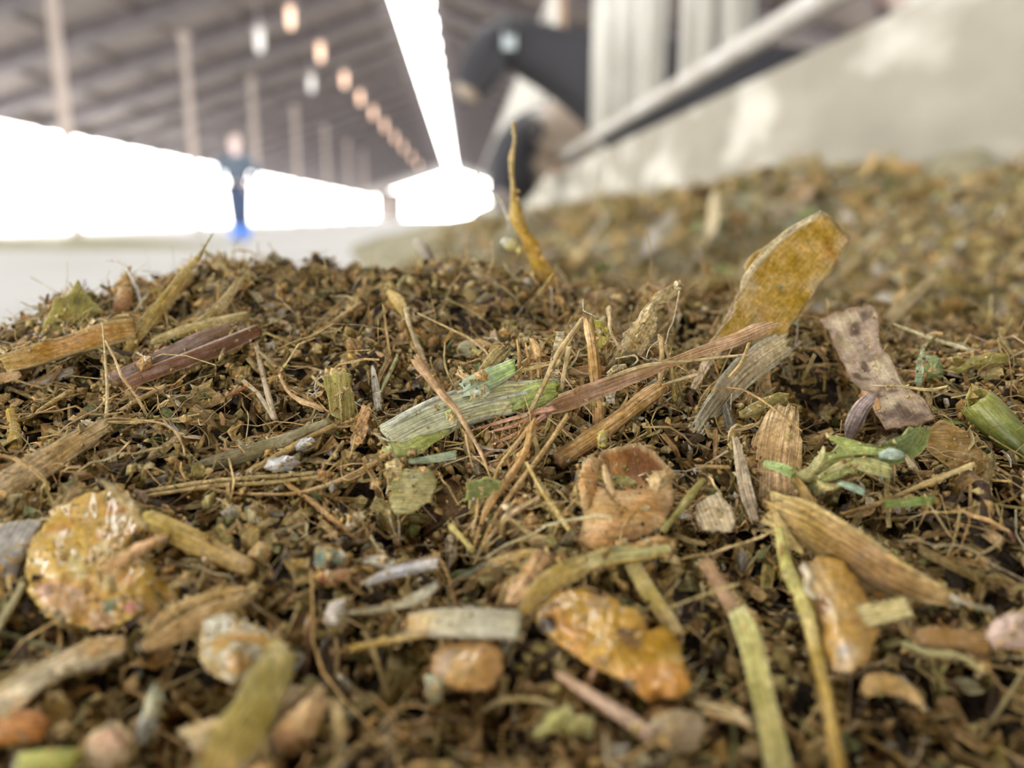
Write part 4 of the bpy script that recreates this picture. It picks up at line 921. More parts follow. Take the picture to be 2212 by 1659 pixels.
K('husk_skin', None, None, [(205, 1030), (232, 1040), (275, 1070), (306, 1105), (320, 1140), (300, 1135), (262, 1085), (238, 1062)], M_CORN, r, s=64.6, dome=.3, thick=.3, jag=4, bump=.25, col=(212, 186, 118), edge=(232, 220, 175), plabel='pale torn skin along the top right')
K('brown_skin', None, None, [(215, 1225), (265, 1190), (330, 1160), (372, 1152), (320, 1190), (260, 1225), (235, 1240)], M_CHAFF, r, s=62.2, dome=.4, thick=.2, jag=4, col=(165, 128, 84), edge=(195, 160, 110), streak_dir=-28, plabel='brown bran flake across the kernel face')
r = root_at('cracked_kernel', 510, 1390, 59, 'white and yellow cracked kernel partly under the bent yellow blade', 'corn')
K('kernel', None, None, [(432, 1395), (440, 1345), (470, 1318), (492, 1314), (520, 1335), (560, 1355), (610, 1380), (600, 1420), (560, 1470), (500, 1480), (455, 1455), (428, 1420)], M_CORN, r, s=59.4, tilt=(.3, -3), dome=1.4, bump=.5, bfreq=700, thick=1.2, jag=4, rings=20, npts=120,
  col=(230, 194, 110), col2=[((242, 234, 200), 480.0), ((200, 156, 80), 420.0)], c2t=(-.05, .5), edge=(222, 196, 130), spots=[(462, 1345, 34, (242, 234, 196)), (540, 1365, 30, (238, 226, 190)), (480, 1390, 22, (218, 176, 98))])
r = root_at('orange_kernel', 1330, 1400, 60, 'broken orange kernel piece in shade, lower centre right', 'corn')
K('kernel', None, None, [(1150, 1290), (1200, 1275), (1262, 1272), (1300, 1290), (1330, 1300), (1375, 1315), (1392, 1345), (1405, 1370), (1440, 1350), (1465, 1390), (1480, 1435), (1492, 1480), (1470, 1505), (1400, 1515), (1340, 1470), (1280, 1440), (1220, 1400), (1165, 1360)], M_CORN, r,
  s=59.6, tilt=(0, -3.2), dome=1.2, bump=.5, bfreq=560, thick=1.2, jag=5, rings=24, npts=150, col=(208, 160, 40), col2=[((222, 184, 88), 380.0), ((160, 112, 36), 300.0)], c2t=(.1, .7), spots=[(1365, 1380, 26, (110, 80, 42)), (1180, 1350, 24, (50, 38, 24)), (1358, 1480, 18, (42, 34, 20)), (1290, 1300, 26, (222, 182, 118)), (1345, 1370, 14, (90, 62, 40))])
K('pink_kernel', 'pinkish tan kernel chip below the cream cut straw', 'corn', [(930, 1420), (960, 1395), (1010, 1382), (1060, 1385), (1085, 1410), (1090, 1455), (1060, 1490), (1000, 1492), (955, 1480), (935, 1450)], M_CORN, s=58.2, tilt=(0, -3), dome=1.6, bump=.3, bfreq=600, thick=1, jag=4, rings=12, col=(196, 156, 88), col2=[((208, 180, 148), 420.0), ((172, 126, 64), 420.0)], edge=(180, 140, 88))
r = root_at('split_kernel', 1800, 1330, 63, 'amber split kernel with a white curled germ, under the short cut straw', 'corn')
K('kernel', None, None, [(1735, 1220), (1770, 1200), (1820, 1210), (1850, 1250), (1880, 1300), (1900, 1360), (1880, 1420), (1840, 1455), (1800, 1450), (1780, 1400), (1770, 1340), (1745, 1280)], M_CORN, r, s=62.6, tilt=(0, -4), dome=1.2, bump=.4, bfreq=500, thick=1, jag=4, rings=14, npts=100, col=(160, 126, 60), col2=[((186, 156, 98), 380.0), ((122, 88, 40), 300.0)], spots=[(1828, 1420, 38, (196, 168, 122)), (1822, 1405, 14, (222, 210, 190))])
S('germ', None, None, [(1735, 1222, 63.4), (1748, 1245, 62.8), (1745, 1275, 62.2), (1765, 1292, 61.8)], [20, 22, 18, 12], M_CORN, r, kind='round', M=6, thick=.5, col=(215, 200, 165), plabel='white curled germ')
K('crumb_kernel', 'grey white rounded grain lying in the hollow left of centre', 'grain', [(568, 1010), (580, 992), (610, 985), (640, 985), (650, 1000), (630, 1015), (590, 1020)], M_CORN, s=78, dome=1.2, thick=1.2, bump=.12, col=(205, 205, 205), edge=(180, 180, 175))
K('crumb_kernel', 'small white pearl grain just above the grey white grain', 'grain', [(632, 966), (650, 948), (675, 944), (682, 955), (660, 970), (640, 975)], M_CORN, s=80, dome=.8, thick=.8, bump=.1, col=(198, 200, 202))

# --- lower middle
S('cream_straw', 'broad clean cut cream straw piece at the bottom centre', 'straw', [(880, 1348, 60.6), (940, 1342, 60.2), (1030, 1342, 60), (1124, 1346, 60)], [44, 60, 64, 62], M_HUSK, roll=-32, thick=.28, arch=.06, M=11, jag=.07, ramp=.01, col=[(165, 134, 80), (226, 216, 176), (238, 231, 200), (232, 224, 186)], edge=(240, 234, 205))
r = root_at('bent_stalk', 1300, 1235, 66, 'yellow green bent stalk with a pale flat end, above the orange kernel', 'stalk')
S('lower', None, None, [(1125, 1328, 61), (1165, 1278, 62.6), (1215, 1242, 64), (1268, 1214, 65.4)], [18, 46, 52, 40], M_LEAF, r, thick=.3, arch=.15, jag=.15, col=[(150, 124, 58), (165, 140, 72), (172, 152, 88)], edge=(192, 176, 110))
S('flat_end', None, None, [(1262, 1216, 65.2), (1320, 1198, 66), (1390, 1190, 66.4), (1448, 1178, 67)], [34, 40, 38, 34], M_LEAF, r, roll=-28, thick=.3, arch=.1, jag=.12, col=[(195, 184, 118), (212, 204, 140), (208, 200, 130)], edge=(178, 150, 80), plabel='pale flat end')
K('pith_crumbs', None, None, [(1350, 1180), (1390, 1164), (1440, 1160), (1446, 1174), (1400, 1182)], M_CHAFF, r, s=65.8, dome=.3, bump=.3, jag=4, thick=.3, col=(172, 135, 80), plabel='brown crumbly pith on the flat end')
S('leaning_stalk', 'straight greenish straw leaning down right behind the bent stalk', 'straw', [(1362, 1215, 66.6), (1405, 1285, 64), (1440, 1335, 62.6), (1462, 1372, 61.6)], [36, 38, 36, 32], M_LEAF, thick=.3, arch=.14, jag=.12, col=[(170, 155, 95), (158, 140, 82), (165, 142, 85)], edge=(182, 168, 110))
K('tan_flake', 'curled tan flake standing left of the bent stalk', 'flake', [(1088, 1310), (1102, 1262), (1128, 1222), (1150, 1194), (1178, 1186), (1198, 1202), (1190, 1240), (1160, 1275), (1120, 1310)], M_CHAFF, s=64.6, tilt=(.5, -4), dome=1.0, bump=.2, thick=.3, jag=4, col=(182, 146, 100), col2=(160, 122, 78), edge=(205, 175, 130), edgew=.15, streak_dir=-55)
S('pink_twig', 'blurred pinkish twig in the dark area at the bottom, right of centre', 'twig', [(1205, 1455, 57.4), (1280, 1505, 55.6), (1350, 1550, 54), (1408, 1590, 52.8)], [18, 26, 32, 36], M_FIB, kind='round', M=5, jag=.2, col=[(150, 125, 100), (170, 145, 122)])
K('green_rag', 'torn pale green leaf rag at the bottom centre right', 'leaf', [(1150, 1590), (1185, 1545), (1225, 1520), (1240, 1545), (1282, 1550), (1280, 1598), (1235, 1590), (1190, 1575), (1165, 1600)], s=53.6, dome=.5, bump=.3, thick=.25, jag=5, col=(155, 152, 95), edge=(180, 178, 125))
S('silver_straw', 'silvery white straw left of the curled tan flake', 'straw', [(790, 1262, 65), (840, 1240, 65.6), (900, 1225, 66), (946, 1216, 66.2)], [16, 24, 26, 24], M_FIB, kind='round', thick=.5, M=6, jag=.2, ridges=5, ramp=.02, col=[(190, 182, 170), (205, 202, 205), (200, 192, 178)])
K('white_husk', 'white curved husk lying behind the silvery straw', 'husk', [(782, 1215), (800, 1200), (828, 1200), (852, 1215), (862, 1236), (845, 1238), (815, 1225)], s=66.4, dome=.8, thick=.2, col=(208, 202, 180), edge=(215, 210, 188))
S('grey_shred_bit', 'grey forked shred just left above the cream cut straw', 'splinter', [(752, 1324, 61.6), (800, 1318, 61.8), (860, 1308, 62), (905, 1290, 62.4), (945, 1262, 63.4)], [8, 14, 14, 26, 14], M_WOODY, jag=.5, col=[(170, 160, 120), (160, 150, 115), (150, 148, 130)], edge=(180, 176, 155))
K('pale_curl', 'pale grey curled chaff piece at the lower centre left', 'chaff', [(698, 1330), (712, 1300), (748, 1290), (752, 1320), (735, 1355), (708, 1352)], M_CHAFF, s=61, dome=1, thick=.3, bump=.25, col=(185, 176, 165), edge=(190, 175, 140))
fibre('thin_straw', 'thin olive straw under the left end of the cream straw', 'straw', [(762, 1400, 58.6), (830, 1386, 59), (920, 1370, 59.2)], [16, 14, 10], M=5, col=(155, 130, 72))
K('white_tab', 'small whitish green tab hanging below the pinkish kernel', 'flake', [(918, 1460), (935, 1455), (960, 1470), (955, 1510), (938, 1525), (922, 1500)], s=56.4, thick=.3, dome=.4, col=(190, 190, 155))

# --- lower left blades
r = root_at('bent_grass', 560, 1480, 54, 'broad bent yellow green blade arching over the kernel at the bottom', 'grass blade')
S('blade', None, None, [(470, 1700, 48.6), (505, 1610, 50.6), (545, 1540, 52), (580, 1470, 53.6), (600, 1420, 55.4), (580, 1385, 57.6)], [116, 110, 98, 92, 66, 26], M_LEAF, r, thick=.08, arch=.16, M=13, jag=.1, col=[(160, 128, 62), (168, 146, 78), (172, 152, 82), (182, 166, 92), (196, 180, 108), (200, 180, 110)], edge=(196, 182, 118), roll=(-8, 12))
S('tail', None, None, [(585, 1388, 57.4), (540, 1378, 57.2), (480, 1380, 57), (425, 1400, 57)], [20, 22, 12, 5], M_LEAF, r, thick=.3, col=(180, 146, 85), plabel='thin brown tail of the blade crossing the kernel')
r = root_at('husk_spindle', 430, 1340, 62, 'folded brown husk spindle between the two left kernels', 'husk')
S('upper_lip', None, None, [(315, 1390, 60.4), (360, 1340, 62), (420, 1305, 63), (490, 1284, 63.6), (560, 1270, 64.4)], [16, 40, 34, 26, 8], M_FIB, r, thick=.3, arch=.2, col=[(150, 122, 75), (165, 138, 85), (180, 150, 95), (172, 145, 90)])
S('lower_lip', None, None, [(310, 1402, 59.6), (370, 1372, 60.6), (440, 1335, 61.6), (510, 1305, 62.6), (556, 1275, 64)], [14, 44, 52, 34, 8], M_FIB, r, thick=.25, arch=.2, col=[(150, 125, 85), (140, 112, 68), (135, 108, 62), (165, 145, 100)], edge=(176, 156, 110))
K('beige_leaf', 'wide beige dry leaf sheet at the lower left', 'leaf', [(-30, 1555), (-10, 1490), (40, 1450), (110, 1415), (180, 1385), (250, 1370), (278, 1378), (270, 1410), (225, 1440), (150, 1462), (80, 1500), (20, 1550)], M_CHAFF, s=57.2, tilt=(.6, -4.5), dome=.9, bump=.35, bfreq=300, thick=.25, jag=4, rings=12, npts=90, col=(196, 172, 128), col2=[((176, 140, 84), 260.0), ((205, 190, 155), 300.0)], edge=(205, 184, 140), edgew=.1, streak_dir=-28)
K('grey_leaf', 'smooth grey dry leaf cut by the left edge beside the big kernel', 'leaf', [(-40, 1150), (0, 1130), (60, 1122), (95, 1122), (80, 1160), (60, 1200), (50, 1260), (20, 1310), (-10, 1370), (-40, 1390)], s=66.8, tilt=(1, -2), dome=.8, thick=.2, jag=2, col=(150, 146, 138), col2=(132, 128, 120), edge=(175, 165, 140), edgew=.08, streak_dir=-60)
fibre('grey_rim_straw', 'pale straw along the lower rim of the grey leaf', 'straw', [(48, 1265, 64), (30, 1300, 63), (5, 1340, 62), (-20, 1385, 60)], [12, 16, 16, 14], M=5, col=(176, 168, 130))
S('olive_stub', 'square cut olive brown stalk stub right of the big kernel', 'stalk', [(315, 1122, 70), (380, 1152, 69.2), (460, 1190, 68), (548, 1232, 66.6)], [46, 50, 46, 30], M_FIB, kind='round', thick=.4, M=7, jag=.08, ridges=6, ramp=.025, col=[(165, 145, 75), (150, 126, 62), (140, 115, 60), (125, 102, 58)])
fibre('pale_straw', 'pale straw stuck into the chaff right of the olive stub', 'straw', [(482, 1080, 74), (530, 1160, 71), (575, 1220, 69), (622, 1306, 66)], [12, 15, 15, 10], M=5, col=(190, 165, 110))
fibre('thin_straw', 'tan straw pointing up to the left, above the pale stuck straw', 'straw', [(616, 1042, 77), (680, 1090, 75), (730, 1130, 73.4), (772, 1168, 72)], [9, 12, 12, 9], M=5, col=(170, 135, 85))
fibre('thin_straw', 'straw crossing the pointed tan straw near its top', 'straw', [(742, 955, 82), (700, 1010, 80), (660, 1060, 77), (630, 1105, 75), (590, 1160, 72.4)], [9, 10, 11, 12, 10], M=5, col=(178, 150, 98))
fibre('long_thin_straw', 'long wavy thin straw reaching from the left to the green stem', 'straw', [(315, 1004, 79), (400, 1042, 77.4), (480, 1062, 76.4), (560, 1068, 76), (650, 1064, 76.2), (740, 1035, 77.6), (800, 1005, 79), (845, 975, 80)], [7, 9, 8, 8, 9, 11, 13, 10], M=5, col=(180, 152, 105))
fibre('double_straw', 'upper of two parallel pale straws, left of centre', 'straw', [(275, 1070, 75.6), (350, 1056, 76), (460, 1040, 76.8), (560, 1032, 77.4), (680, 1022, 78)], [5, 10, 11, 11, 9], M=5, col=(178, 158, 108))
fibre('double_straw', 'lower of two parallel pale straws, left of centre', 'straw', [(275, 1078, 75), (350, 1066, 75.4), (460, 1050, 76), (560, 1044, 76.6), (690, 1030, 77.4)], [4, 8, 9, 9, 7], M=5, col=(168, 148, 98))
K('pale_flake', 'pale upright flake behind the pale stuck straw', 'flake', [(528, 1100), (548, 1090), (560, 1098), (568, 1135), (575, 1180), (555, 1190), (540, 1150)], M_CHAFF, s=72, thick=.25, jag=3, col=(180, 168, 130), streak_dir=78)
K('green_wet_bit', 'dark blue green wet leaf bit left of the white husk', 'leaf', [(675, 1200), (700, 1186), (735, 1188), (752, 1205), (730, 1222), (690, 1224)], M_GLOSS, s=66.2, dome=.5, bump=.35, bfreq=1400, thick=.3, jag=5, col=(78, 92, 76), col2=(110, 122, 110))
K('red_husk', 'dark red brown seed husk left of the silvery straw', 'husk', [(682, 1255), (700, 1238), (735, 1230), (765, 1232), (748, 1252), (715, 1266)], s=64.6, dome=.5, thick=.3, col=(110, 70, 48), col2=(140, 100, 55))

# --- mid left
r = root_at('olive_leaf_square', 735, 860, 87, 'squared olive leaf piece standing upright left of the green stem', 'leaf')
K('blade', None, None, [(698, 812), (722, 804), (757, 806), (760, 840), (768, 880), (762, 912), (738, 908), (715, 898), (708, 865)], M_LEAF, r, s=87, tilt=(0, -3), thick=.15, dome=.2, jag=3, col=(132, 122, 62), col2=(112, 100, 48), edge=(165, 158, 95), edgew=.12, streak_dir=85)
S('vein', None, None, [(732, 805, 86.4), (734, 850, 86), (738, 905, 85.4), (741, 955, 83.6)], [5, 4, 4, 6], M_FIB, r, col=(160, 148, 90))
fibre('forked_twig', 'pale curved twig with a forked foot, left of the olive leaf square', 'twig', [(604, 810, 88), (622, 845, 87.4), (650, 866, 87), (678, 876, 86.6), (700, 888, 86.2)], [6, 8, 10, 16, 10], M=5, wob=.3, col=(180, 150, 105))
for a, nm in (([(690, 838, 87), (675, 852, 87), (664, 848, 87), (666, 862, 86.8)], 'curled white hair by the forked twig'), ([(700, 812, 87), (686, 820, 87), (680, 835, 87), (684, 858, 86.6)], 'white hair at the top corner of the olive leaf square')):
    fibre('hair_fibre', nm, 'plant hair', a, [2.4, 2.4, 2.4, 2], col=(205, 205, 198))
fibre('grey_twig', 'grey twig leaning left, lower of the pair on the left slope', 'twig', [(525, 822, 91), (555, 848, 90), (580, 885, 88.6), (592, 905, 87.8)], [9, 10, 11, 10], M=5, col=(150, 140, 115))
fibre('grey_twig', 'taller grey twig joining the lower one from above', 'twig', [(553, 740, 97), (566, 800, 94), (578, 850, 90), (595, 905, 87.6)], [8, 12, 13, 10], M=5, col=(155, 140, 115))
fibre('red_twig', 'thin reddish twig on the left slope below the dark stem', 'twig', [(442, 885, 88), (490, 858, 89.4), (540, 832, 91)], [6, 8, 8], M=5, col=(140, 95, 65))
S('white_sliver', 'white upright sliver between the olive leaf and the green stem', 'splinter', [(805, 790, 93), (812, 840, 91), (818, 885, 89)], [6, 18, 15], M_FIB, thick=.2, jag=.3, col=(178, 172, 155))
fibre('green_thin_twig', 'thin green grey twig right of the white sliver', 'twig', [(858, 772, 96), (838, 815, 93), (822, 850, 91)], [8, 9, 7], M=5, col=(140, 140, 100))
K('shag_chip', 'shaggy brown chip leaning behind the stem cut end', 'chip', [(755, 950), (770, 905), (785, 872), (800, 890), (795, 925), (775, 965), (758, 985)], M_CHAFF, s=82, thick=.4, bump=.3, jag=5, col=(150, 118, 80), streak_dir=-65)
S('dark_stalk', 'dark olive stalk lying in the hollow left of the olive leaf square', 'stalk', [(400, 1020, 79), (470, 998, 80), (560, 972, 81), (640, 945, 82), (712, 915, 83)], [22, 34, 36, 34, 26], M_WOODY, kind='round', thick=.45, M=6, jag=.2, col=[(78, 70, 48), (92, 84, 58), (105, 98, 70), (115, 108, 78)])
fibre('yellow_rod', 'straight yellow brown rod lying along the dark olive stalk', 'straw', [(535, 1022, 78.6), (600, 985, 79.4), (660, 950, 80.4), (730, 915, 82)], [14, 14, 13, 10], M=5, col=(140, 118, 72))
K('pale_shag', 'pale ragged strip hanging below the stem cut end', 'flake', [(838, 1000), (856, 985), (872, 1000), (868, 1040), (850, 1060), (832, 1070), (838, 1035)], M_CHAFF, s=77.4, thick=.3, bump=.3, jag=5, col=(176, 158, 112))
S('mint_splinter', 'thin mint green splinter below the green stem', 'splinter', [(880, 998, 78.8), (930, 992, 79), (986, 982, 79.2)], [10, 18, 20], M_LEAF, jag=.3, thick=.25, col=(160, 172, 140), edge=(190, 198, 165))
K('leaf_sheet', 'dull green leaf sheet hanging under the mint splinter', 'leaf', [(868, 1015), (930, 1010), (945, 1040), (930, 1085), (890, 1110), (850, 1115), (842, 1075), (850, 1040)], s=76.4, tilt=(0, -4), dome=.4, thick=.2, jag=4, col=(140, 132, 85), col2=(118, 112, 62))
K('brown_curtain', 'dark brown leaf sheet below the middle of the green stem', 'leaf', [(930, 1040), (985, 1030), (1008, 1060), (1000, 1130), (960, 1165), (915, 1160), (920, 1100)], s=77.6, sunk=True, tilt=(0, -5), dome=.2, thick=.2, jag=7, bump=.3, col=(100, 74, 44), col2=(88, 62, 38), streak_dir=88)
fibre('hair_fibre', 'white hair hanging below the dull green leaf sheet', 'plant hair', [(856, 1090, 74.4), (862, 1130, 73), (862, 1172, 71.6)], [3, 3, 2.4], col=(205, 195, 170))
fibre('hair_fibre', 'second white hair joining it from the left', 'plant hair', [(838, 1100, 74), (848, 1140, 72.8), (860, 1170, 71.6)], [3, 3, 2.4], col=(200, 188, 160))
K('grey_chip', 'small grey fibrous chip below left of the leaf sheet', 'chip', [(742, 1135), (765, 1108), (785, 1104), (790, 1118), (765, 1140), (748, 1142)], M_WOODY, s=72.4, thick=.5, dome=.3, jag=3, col=(155, 148, 128), streak_dir=-35)

# --- upper left slope and skyline
S('amber_stalk', 'flat amber stalk sticking out over the left edge of the mound', 'stalk', [(8, 786, 92), (80, 765, 93.5), (170, 738, 95.5), (240, 718, 97), (290, 708, 98)], [42, 44, 44, 52, 44], M_FIB, roll=-14, thick=.5, arch=.08, M=9, jag=.12, col=[(178, 148, 82), (166, 126, 62), (160, 120, 60), (178, 140, 75)], edge=(200, 180, 125))
S('amber_stalk', 'short brown stalk bit under the left end of the amber stalk', 'stalk', [(-20, 822, 92), (15, 815, 92), (45, 808, 92)], [24, 22, 16], M_FIB, jag=.2, col=(165, 135, 90))
r = root_at('brown_stalk', 400, 770, 94, 'glossy dark brown grooved stem lying on the left slope', 'stem')
S('upper_half', None, None, [(238, 822, 92), (300, 796, 92.6), (370, 765, 93.6), (440, 732, 95), (500, 708, 97)], [30, 34, 36, 36, 24], M_GLOSS, r, thick=.5, arch=.2, jag=.15, col=[(118, 96, 82), (105, 86, 78), (110, 92, 82), (115, 92, 70)])
S('lower_half', None, None, [(268, 832, 91), (330, 805, 91.6), (400, 778, 92.6), (470, 752, 94), (560, 712, 97)], [26, 30, 32, 34, 26], M_GLOSS, r, thick=.5, arch=.25, jag=.15, col=[(105, 72, 48), (100, 68, 48), (92, 62, 42), (85, 58, 42), (95, 65, 42)], edge=(150, 130, 110))
K('grain_crumb', 'tan crumb resting on the dark brown stem', 'crumb', [(292, 785), (310, 766), (330, 775), (330, 790), (305, 802)], M_CORN, s=91, dome=.7, bump=.25, thick=.6, col=(205, 165, 105))
K('leaf_tip', 'olive green torn leaf with a pointed tip on the left skyline', 'leaf', [(82, 742), (92, 700), (108, 672), (118, 642), (132, 645), (150, 630), (168, 604), (178, 622), (200, 650), (222, 672), (205, 682), (185, 702), (165, 722), (120, 735)], s=105, tilt=(0, -3), dome=.6, thick=.2, jag=3, rings=11, npts=90, col=(112, 104, 40), col2=(84, 78, 30), edge=(140, 130, 66), edgew=.12, streak_dir=-65)
K('brown_husk_tip', 'small brown striped husk tip right of the olive leaf', 'husk', [(238, 678), (250, 640), (262, 618), (285, 620), (290, 650), (275, 678)], s=110, dome=.6, thick=.2, col=(160, 122, 80), edge=(196, 172, 130), edgew=.3, streak_dir=-65)
K('yellow_leaf_tip', 'rounded yellow leaf tip behind the long slanting straw', 'leaf', [(306, 672), (312, 640), (330, 625), (350, 622), (355, 650), (340, 675)], s=112, dome=.4, thick=.2, col=(172, 145, 62), edge=(185, 165, 90))
S('slanting_straw', 'long slanting yellow straw rising above the left skyline', 'straw', [(262, 782, 97), (300, 718, 99), (350, 655, 101.5), (395, 595, 104), (435, 548, 106)], [12, 28, 26, 18, 10], M_FIB, thick=.25, arch=.15, M=7, jag=.2, col=[(168, 148, 88), (172, 150, 88), (165, 140, 78), (178, 160, 108)], edge=(195, 180, 125))
fibre('slanting_straw', 'thin whitish tip continuing above the long slanting straw', 'straw', [(432, 552, 106), (446, 525, 107), (462, 503, 108)], [10, 5, 2.5], col=(190, 184, 140))
fibre('hair_fibre', 'white arching whisker over the left skyline', 'plant hair', [(228, 562, 112), (262, 568, 112), (285, 600, 111), (302, 640, 110), (306, 668, 109)], [2.5, 5, 6, 7, 5], col=(208, 204, 190))
fibre('skyline_twig', 'faint thin twig crossing right of the slanting straw tip', 'twig', [(440, 545, 116), (470, 565, 117), (500, 590, 118)], [6, 9, 7], M=5, col=(170, 158, 115))
S('leaning_straw', 'tan straw leaning up right on the upper left slope', 'straw', [(330, 740, 99), (420, 710, 100), (500, 690, 101), (535, 680, 102)], [22, 26, 24, 16], M_FIB, kind='round', M=5, jag=.2, col=(140, 125, 80))
S('leaning_straw', 'paler straw steeply leaning behind the tan leaning straw', 'straw', [(425, 708, 100), (480, 658, 104), (515, 610, 110), (538, 588, 114)], [26, 24, 14, 8], M_FIB, jag=.2, col=(176, 158, 108))
fibre('thin_straw', 'thin straw lying across the brown top of the slope', 'straw', [(630, 758, 100), (700, 710, 103), (778, 656, 106)], [9, 10, 10], M=5, col=(145, 122, 82))
fibre('thin_straw', 'short pale twig lying above the dark stem, upper left', 'straw', [(475, 775, 93), (490, 740, 95), (502, 712, 97)], [6, 8, 6], M=5, col=(160, 140, 100))
S('white_rod', 'whitish blurred rod under the amber stalk at the left', 'straw', [(45, 840, 94), (100, 822, 95), (160, 800, 96)], [22, 24, 20], M_FIB, kind='round', M=5, col=(170, 160, 140))
S('yellow_peg', 'upright yellow peg at the far left edge', 'stalk', [(24, 888, 88), (30, 920, 86.4), (32, 980, 82.6)], [22, 26, 30], M_FIB, kind='round', M=6, jag=.2, col=(165, 140, 70))
S('pale_grass', 'broad pale tan blade rising from the left edge toward the middle', 'grass blade', [(-20, 1078, 74), (50, 1028, 76), (120, 985, 78), (180, 945, 80), (232, 915, 82)], [72, 66, 56, 46, 26], M_FIB, roll=-18, thick=.12, arch=.1, M=11, jag=.2, col=[(188, 164, 120), (192, 166, 118), (180, 150, 98), (188, 165, 118)], edge=(208, 190, 148))
fibre('arching_fibre', 'thin brown fibre arching over the left slope and drooping', 'plant hair', [(195, 918, 83), (240, 905, 84), (300, 908, 84), (350, 915, 83), (378, 932, 82), (395, 962, 80.6), (400, 985, 79.6)], [6, 6, 5, 5, 5, 6, 4], col=(168, 140, 95))
fibre('thin_straw', 'straight tan straw below the dark brown stem at the left', 'straw', [(258, 888, 88), (310, 858, 89), (360, 832, 90.4)], [8, 11, 9], M=5, col=(165, 142, 95))
fibre('thin_straw', 'yellow straw running down to the left edge under the amber stalk', 'straw', [(145, 848, 90), (95, 880, 88.6), (50, 910, 87)], [9, 10, 9], M=5, col=(176, 156, 98))
fibre('long_whisker', 'pale vertical whisker hanging on the left slope', 'plant hair', [(222, 700, 96), (228, 780, 92), (232, 850, 88), (230, 905, 84)], [4, 5, 7, 9], col=(185, 170, 125))
K('blue_grey_pod', 'blurred grey blue oval pod behind the stem, above centre', 'pod', [(1092, 735), (1105, 720), (1140, 712), (1170, 722), (1178, 745), (1140, 750), (1100, 748)], s=104, dome=1.6, thick=1.2, bump=.1, col=(120, 118, 118), edge=(130, 115, 90))
K('pale_slab', 'blurred pale green slab behind the green stem splinter', 'chip', [(985, 752), (1000, 738), (1060, 740), (1095, 752), (1102, 780), (1040, 778), (1000, 770)], s=100, dome=.5, thick=.6, bump=.15, col=(158, 156, 125))
K('amber_seed', 'blurred dark amber seed on the right skyline', 'seed', [(1395, 640), (1405, 618), (1440, 608), (1475, 615), (1478, 635), (1450, 650), (1415, 652)], M_GLOSS, s=122, dome=1.8, thick=1.5, bump=.15, col=(120, 88, 38), col2=(90, 66, 32))
K('brown_clod', 'long brown clod on the skyline left of the amber seed', 'clod', [(1255, 660), (1270, 635), (1330, 622), (1375, 640), (1400, 660), (1340, 672), (1280, 674)], M_CHAFF, s=126, dome=2, thick=2, bump=.3, bfreq=300, col=(120, 98, 70), col2=(92, 70, 48))
K('red_clod', 'dark reddish clod with a pale crumb on the skyline above the stem', 'clod', [(922, 598), (935, 575), (975, 568), (1008, 578), (1012, 605), (970, 615), (935, 612)], M_CHAFF, s=131, dome=1.8, thick=2, bump=.4, bfreq=350, jag=5, col=(100, 75, 62), col2=(130, 105, 85))
K('dark_clod', 'dark pointed clod on the skyline, upper left of centre', 'clod', [(570, 572), (582, 552), (592, 538), (602, 552), (618, 558), (622, 575), (595, 582)], M_CHAFF, s=130, dome=1.2, thick=1.5, bump=.4, jag=3, col=(82, 76, 58), col2=(60, 55, 45))
K('pale_crumbs', 'pale crumbly lump on the skyline right of the reddish clod', 'clod', [(1000, 612), (1010, 580), (1030, 568), (1050, 590), (1080, 600), (1085, 625), (1040, 632)], M_CHAFF, s=128, dome=1.5, thick=1.5, bump=.6, bfreq=600, jag=6, col=(172, 155, 122), col2=(140, 118, 88))

# --- the tall sprout in front of the cow
r = root_at('tall_sprout', 1150, 500, 128, 'tall crooked yellow brown sprout standing up in front of the cow', 'sprout')
S('stem', None, None, [(1108, 262, 123), (1112, 300, 123), (1105, 345, 123.4), (1108, 400, 124), (1112, 440, 124.6), (1118, 475, 125), (1142, 520, 126), (1165, 570, 127.4), (1205, 632, 128.6)], [8, 9, 12, 15, 22, 26, 30, 34, 34], M_LEAF, r, kind='round', thick=.45, M=7, wob=.4, jag=.3, N=60, col=[(175, 160, 115), (150, 132, 85), (162, 142, 88), (165, 138, 62), (158, 128, 50), (170, 140, 58), (165, 128, 50)])
rg = np.random.default_rng(5)
for (u, v, w, cl) in ((1104, 530, 34, (216, 206, 140)), (1094, 522, 22, (232, 228, 205)), (1122, 540, 20, (205, 185, 105)), (1138, 612, 28, (225, 222, 205)), (1152, 590, 14, (200, 180, 110)), (1120, 430, 9, (150, 120, 55)), (1124, 452, 9, (140, 95, 45)), (1118, 415, 8, (160, 135, 75)), (1104, 372, 8, (150, 130, 75)), (1172, 560, 14, (190, 150, 60)), (1160, 540, 12, (196, 160, 70)), (1110, 285, 8, (170, 155, 110)), (1100, 470, 10, (205, 195, 160)), (1130, 500, 12, (185, 155, 70))):
    V, F = ellipsoid(P3(np.array(float(u)), np.array(float(v)), np.array(.1222 + .0030 * (v > 450))), np.array([w, w * .8, w * .9]) * .125 / FPX / 2, None, 6)
    V = V + fbm(V * 900, 3)[:, None] * .0002; HERO.append(V)
    add('bud', V, [F], M_CORN, col=np.tile(C(*cl), (len(V), 1)), fib=V, parent=r)
fibre('hair_fibre', 'pale web like hair left of the tall sprout', 'plant hair', [(1030, 375, 128), (1050, 405, 128), (1075, 425, 128), (1095, 465, 128), (1100, 500, 127)], [4, 5, 4, 5, 4], col=(200, 198, 188))
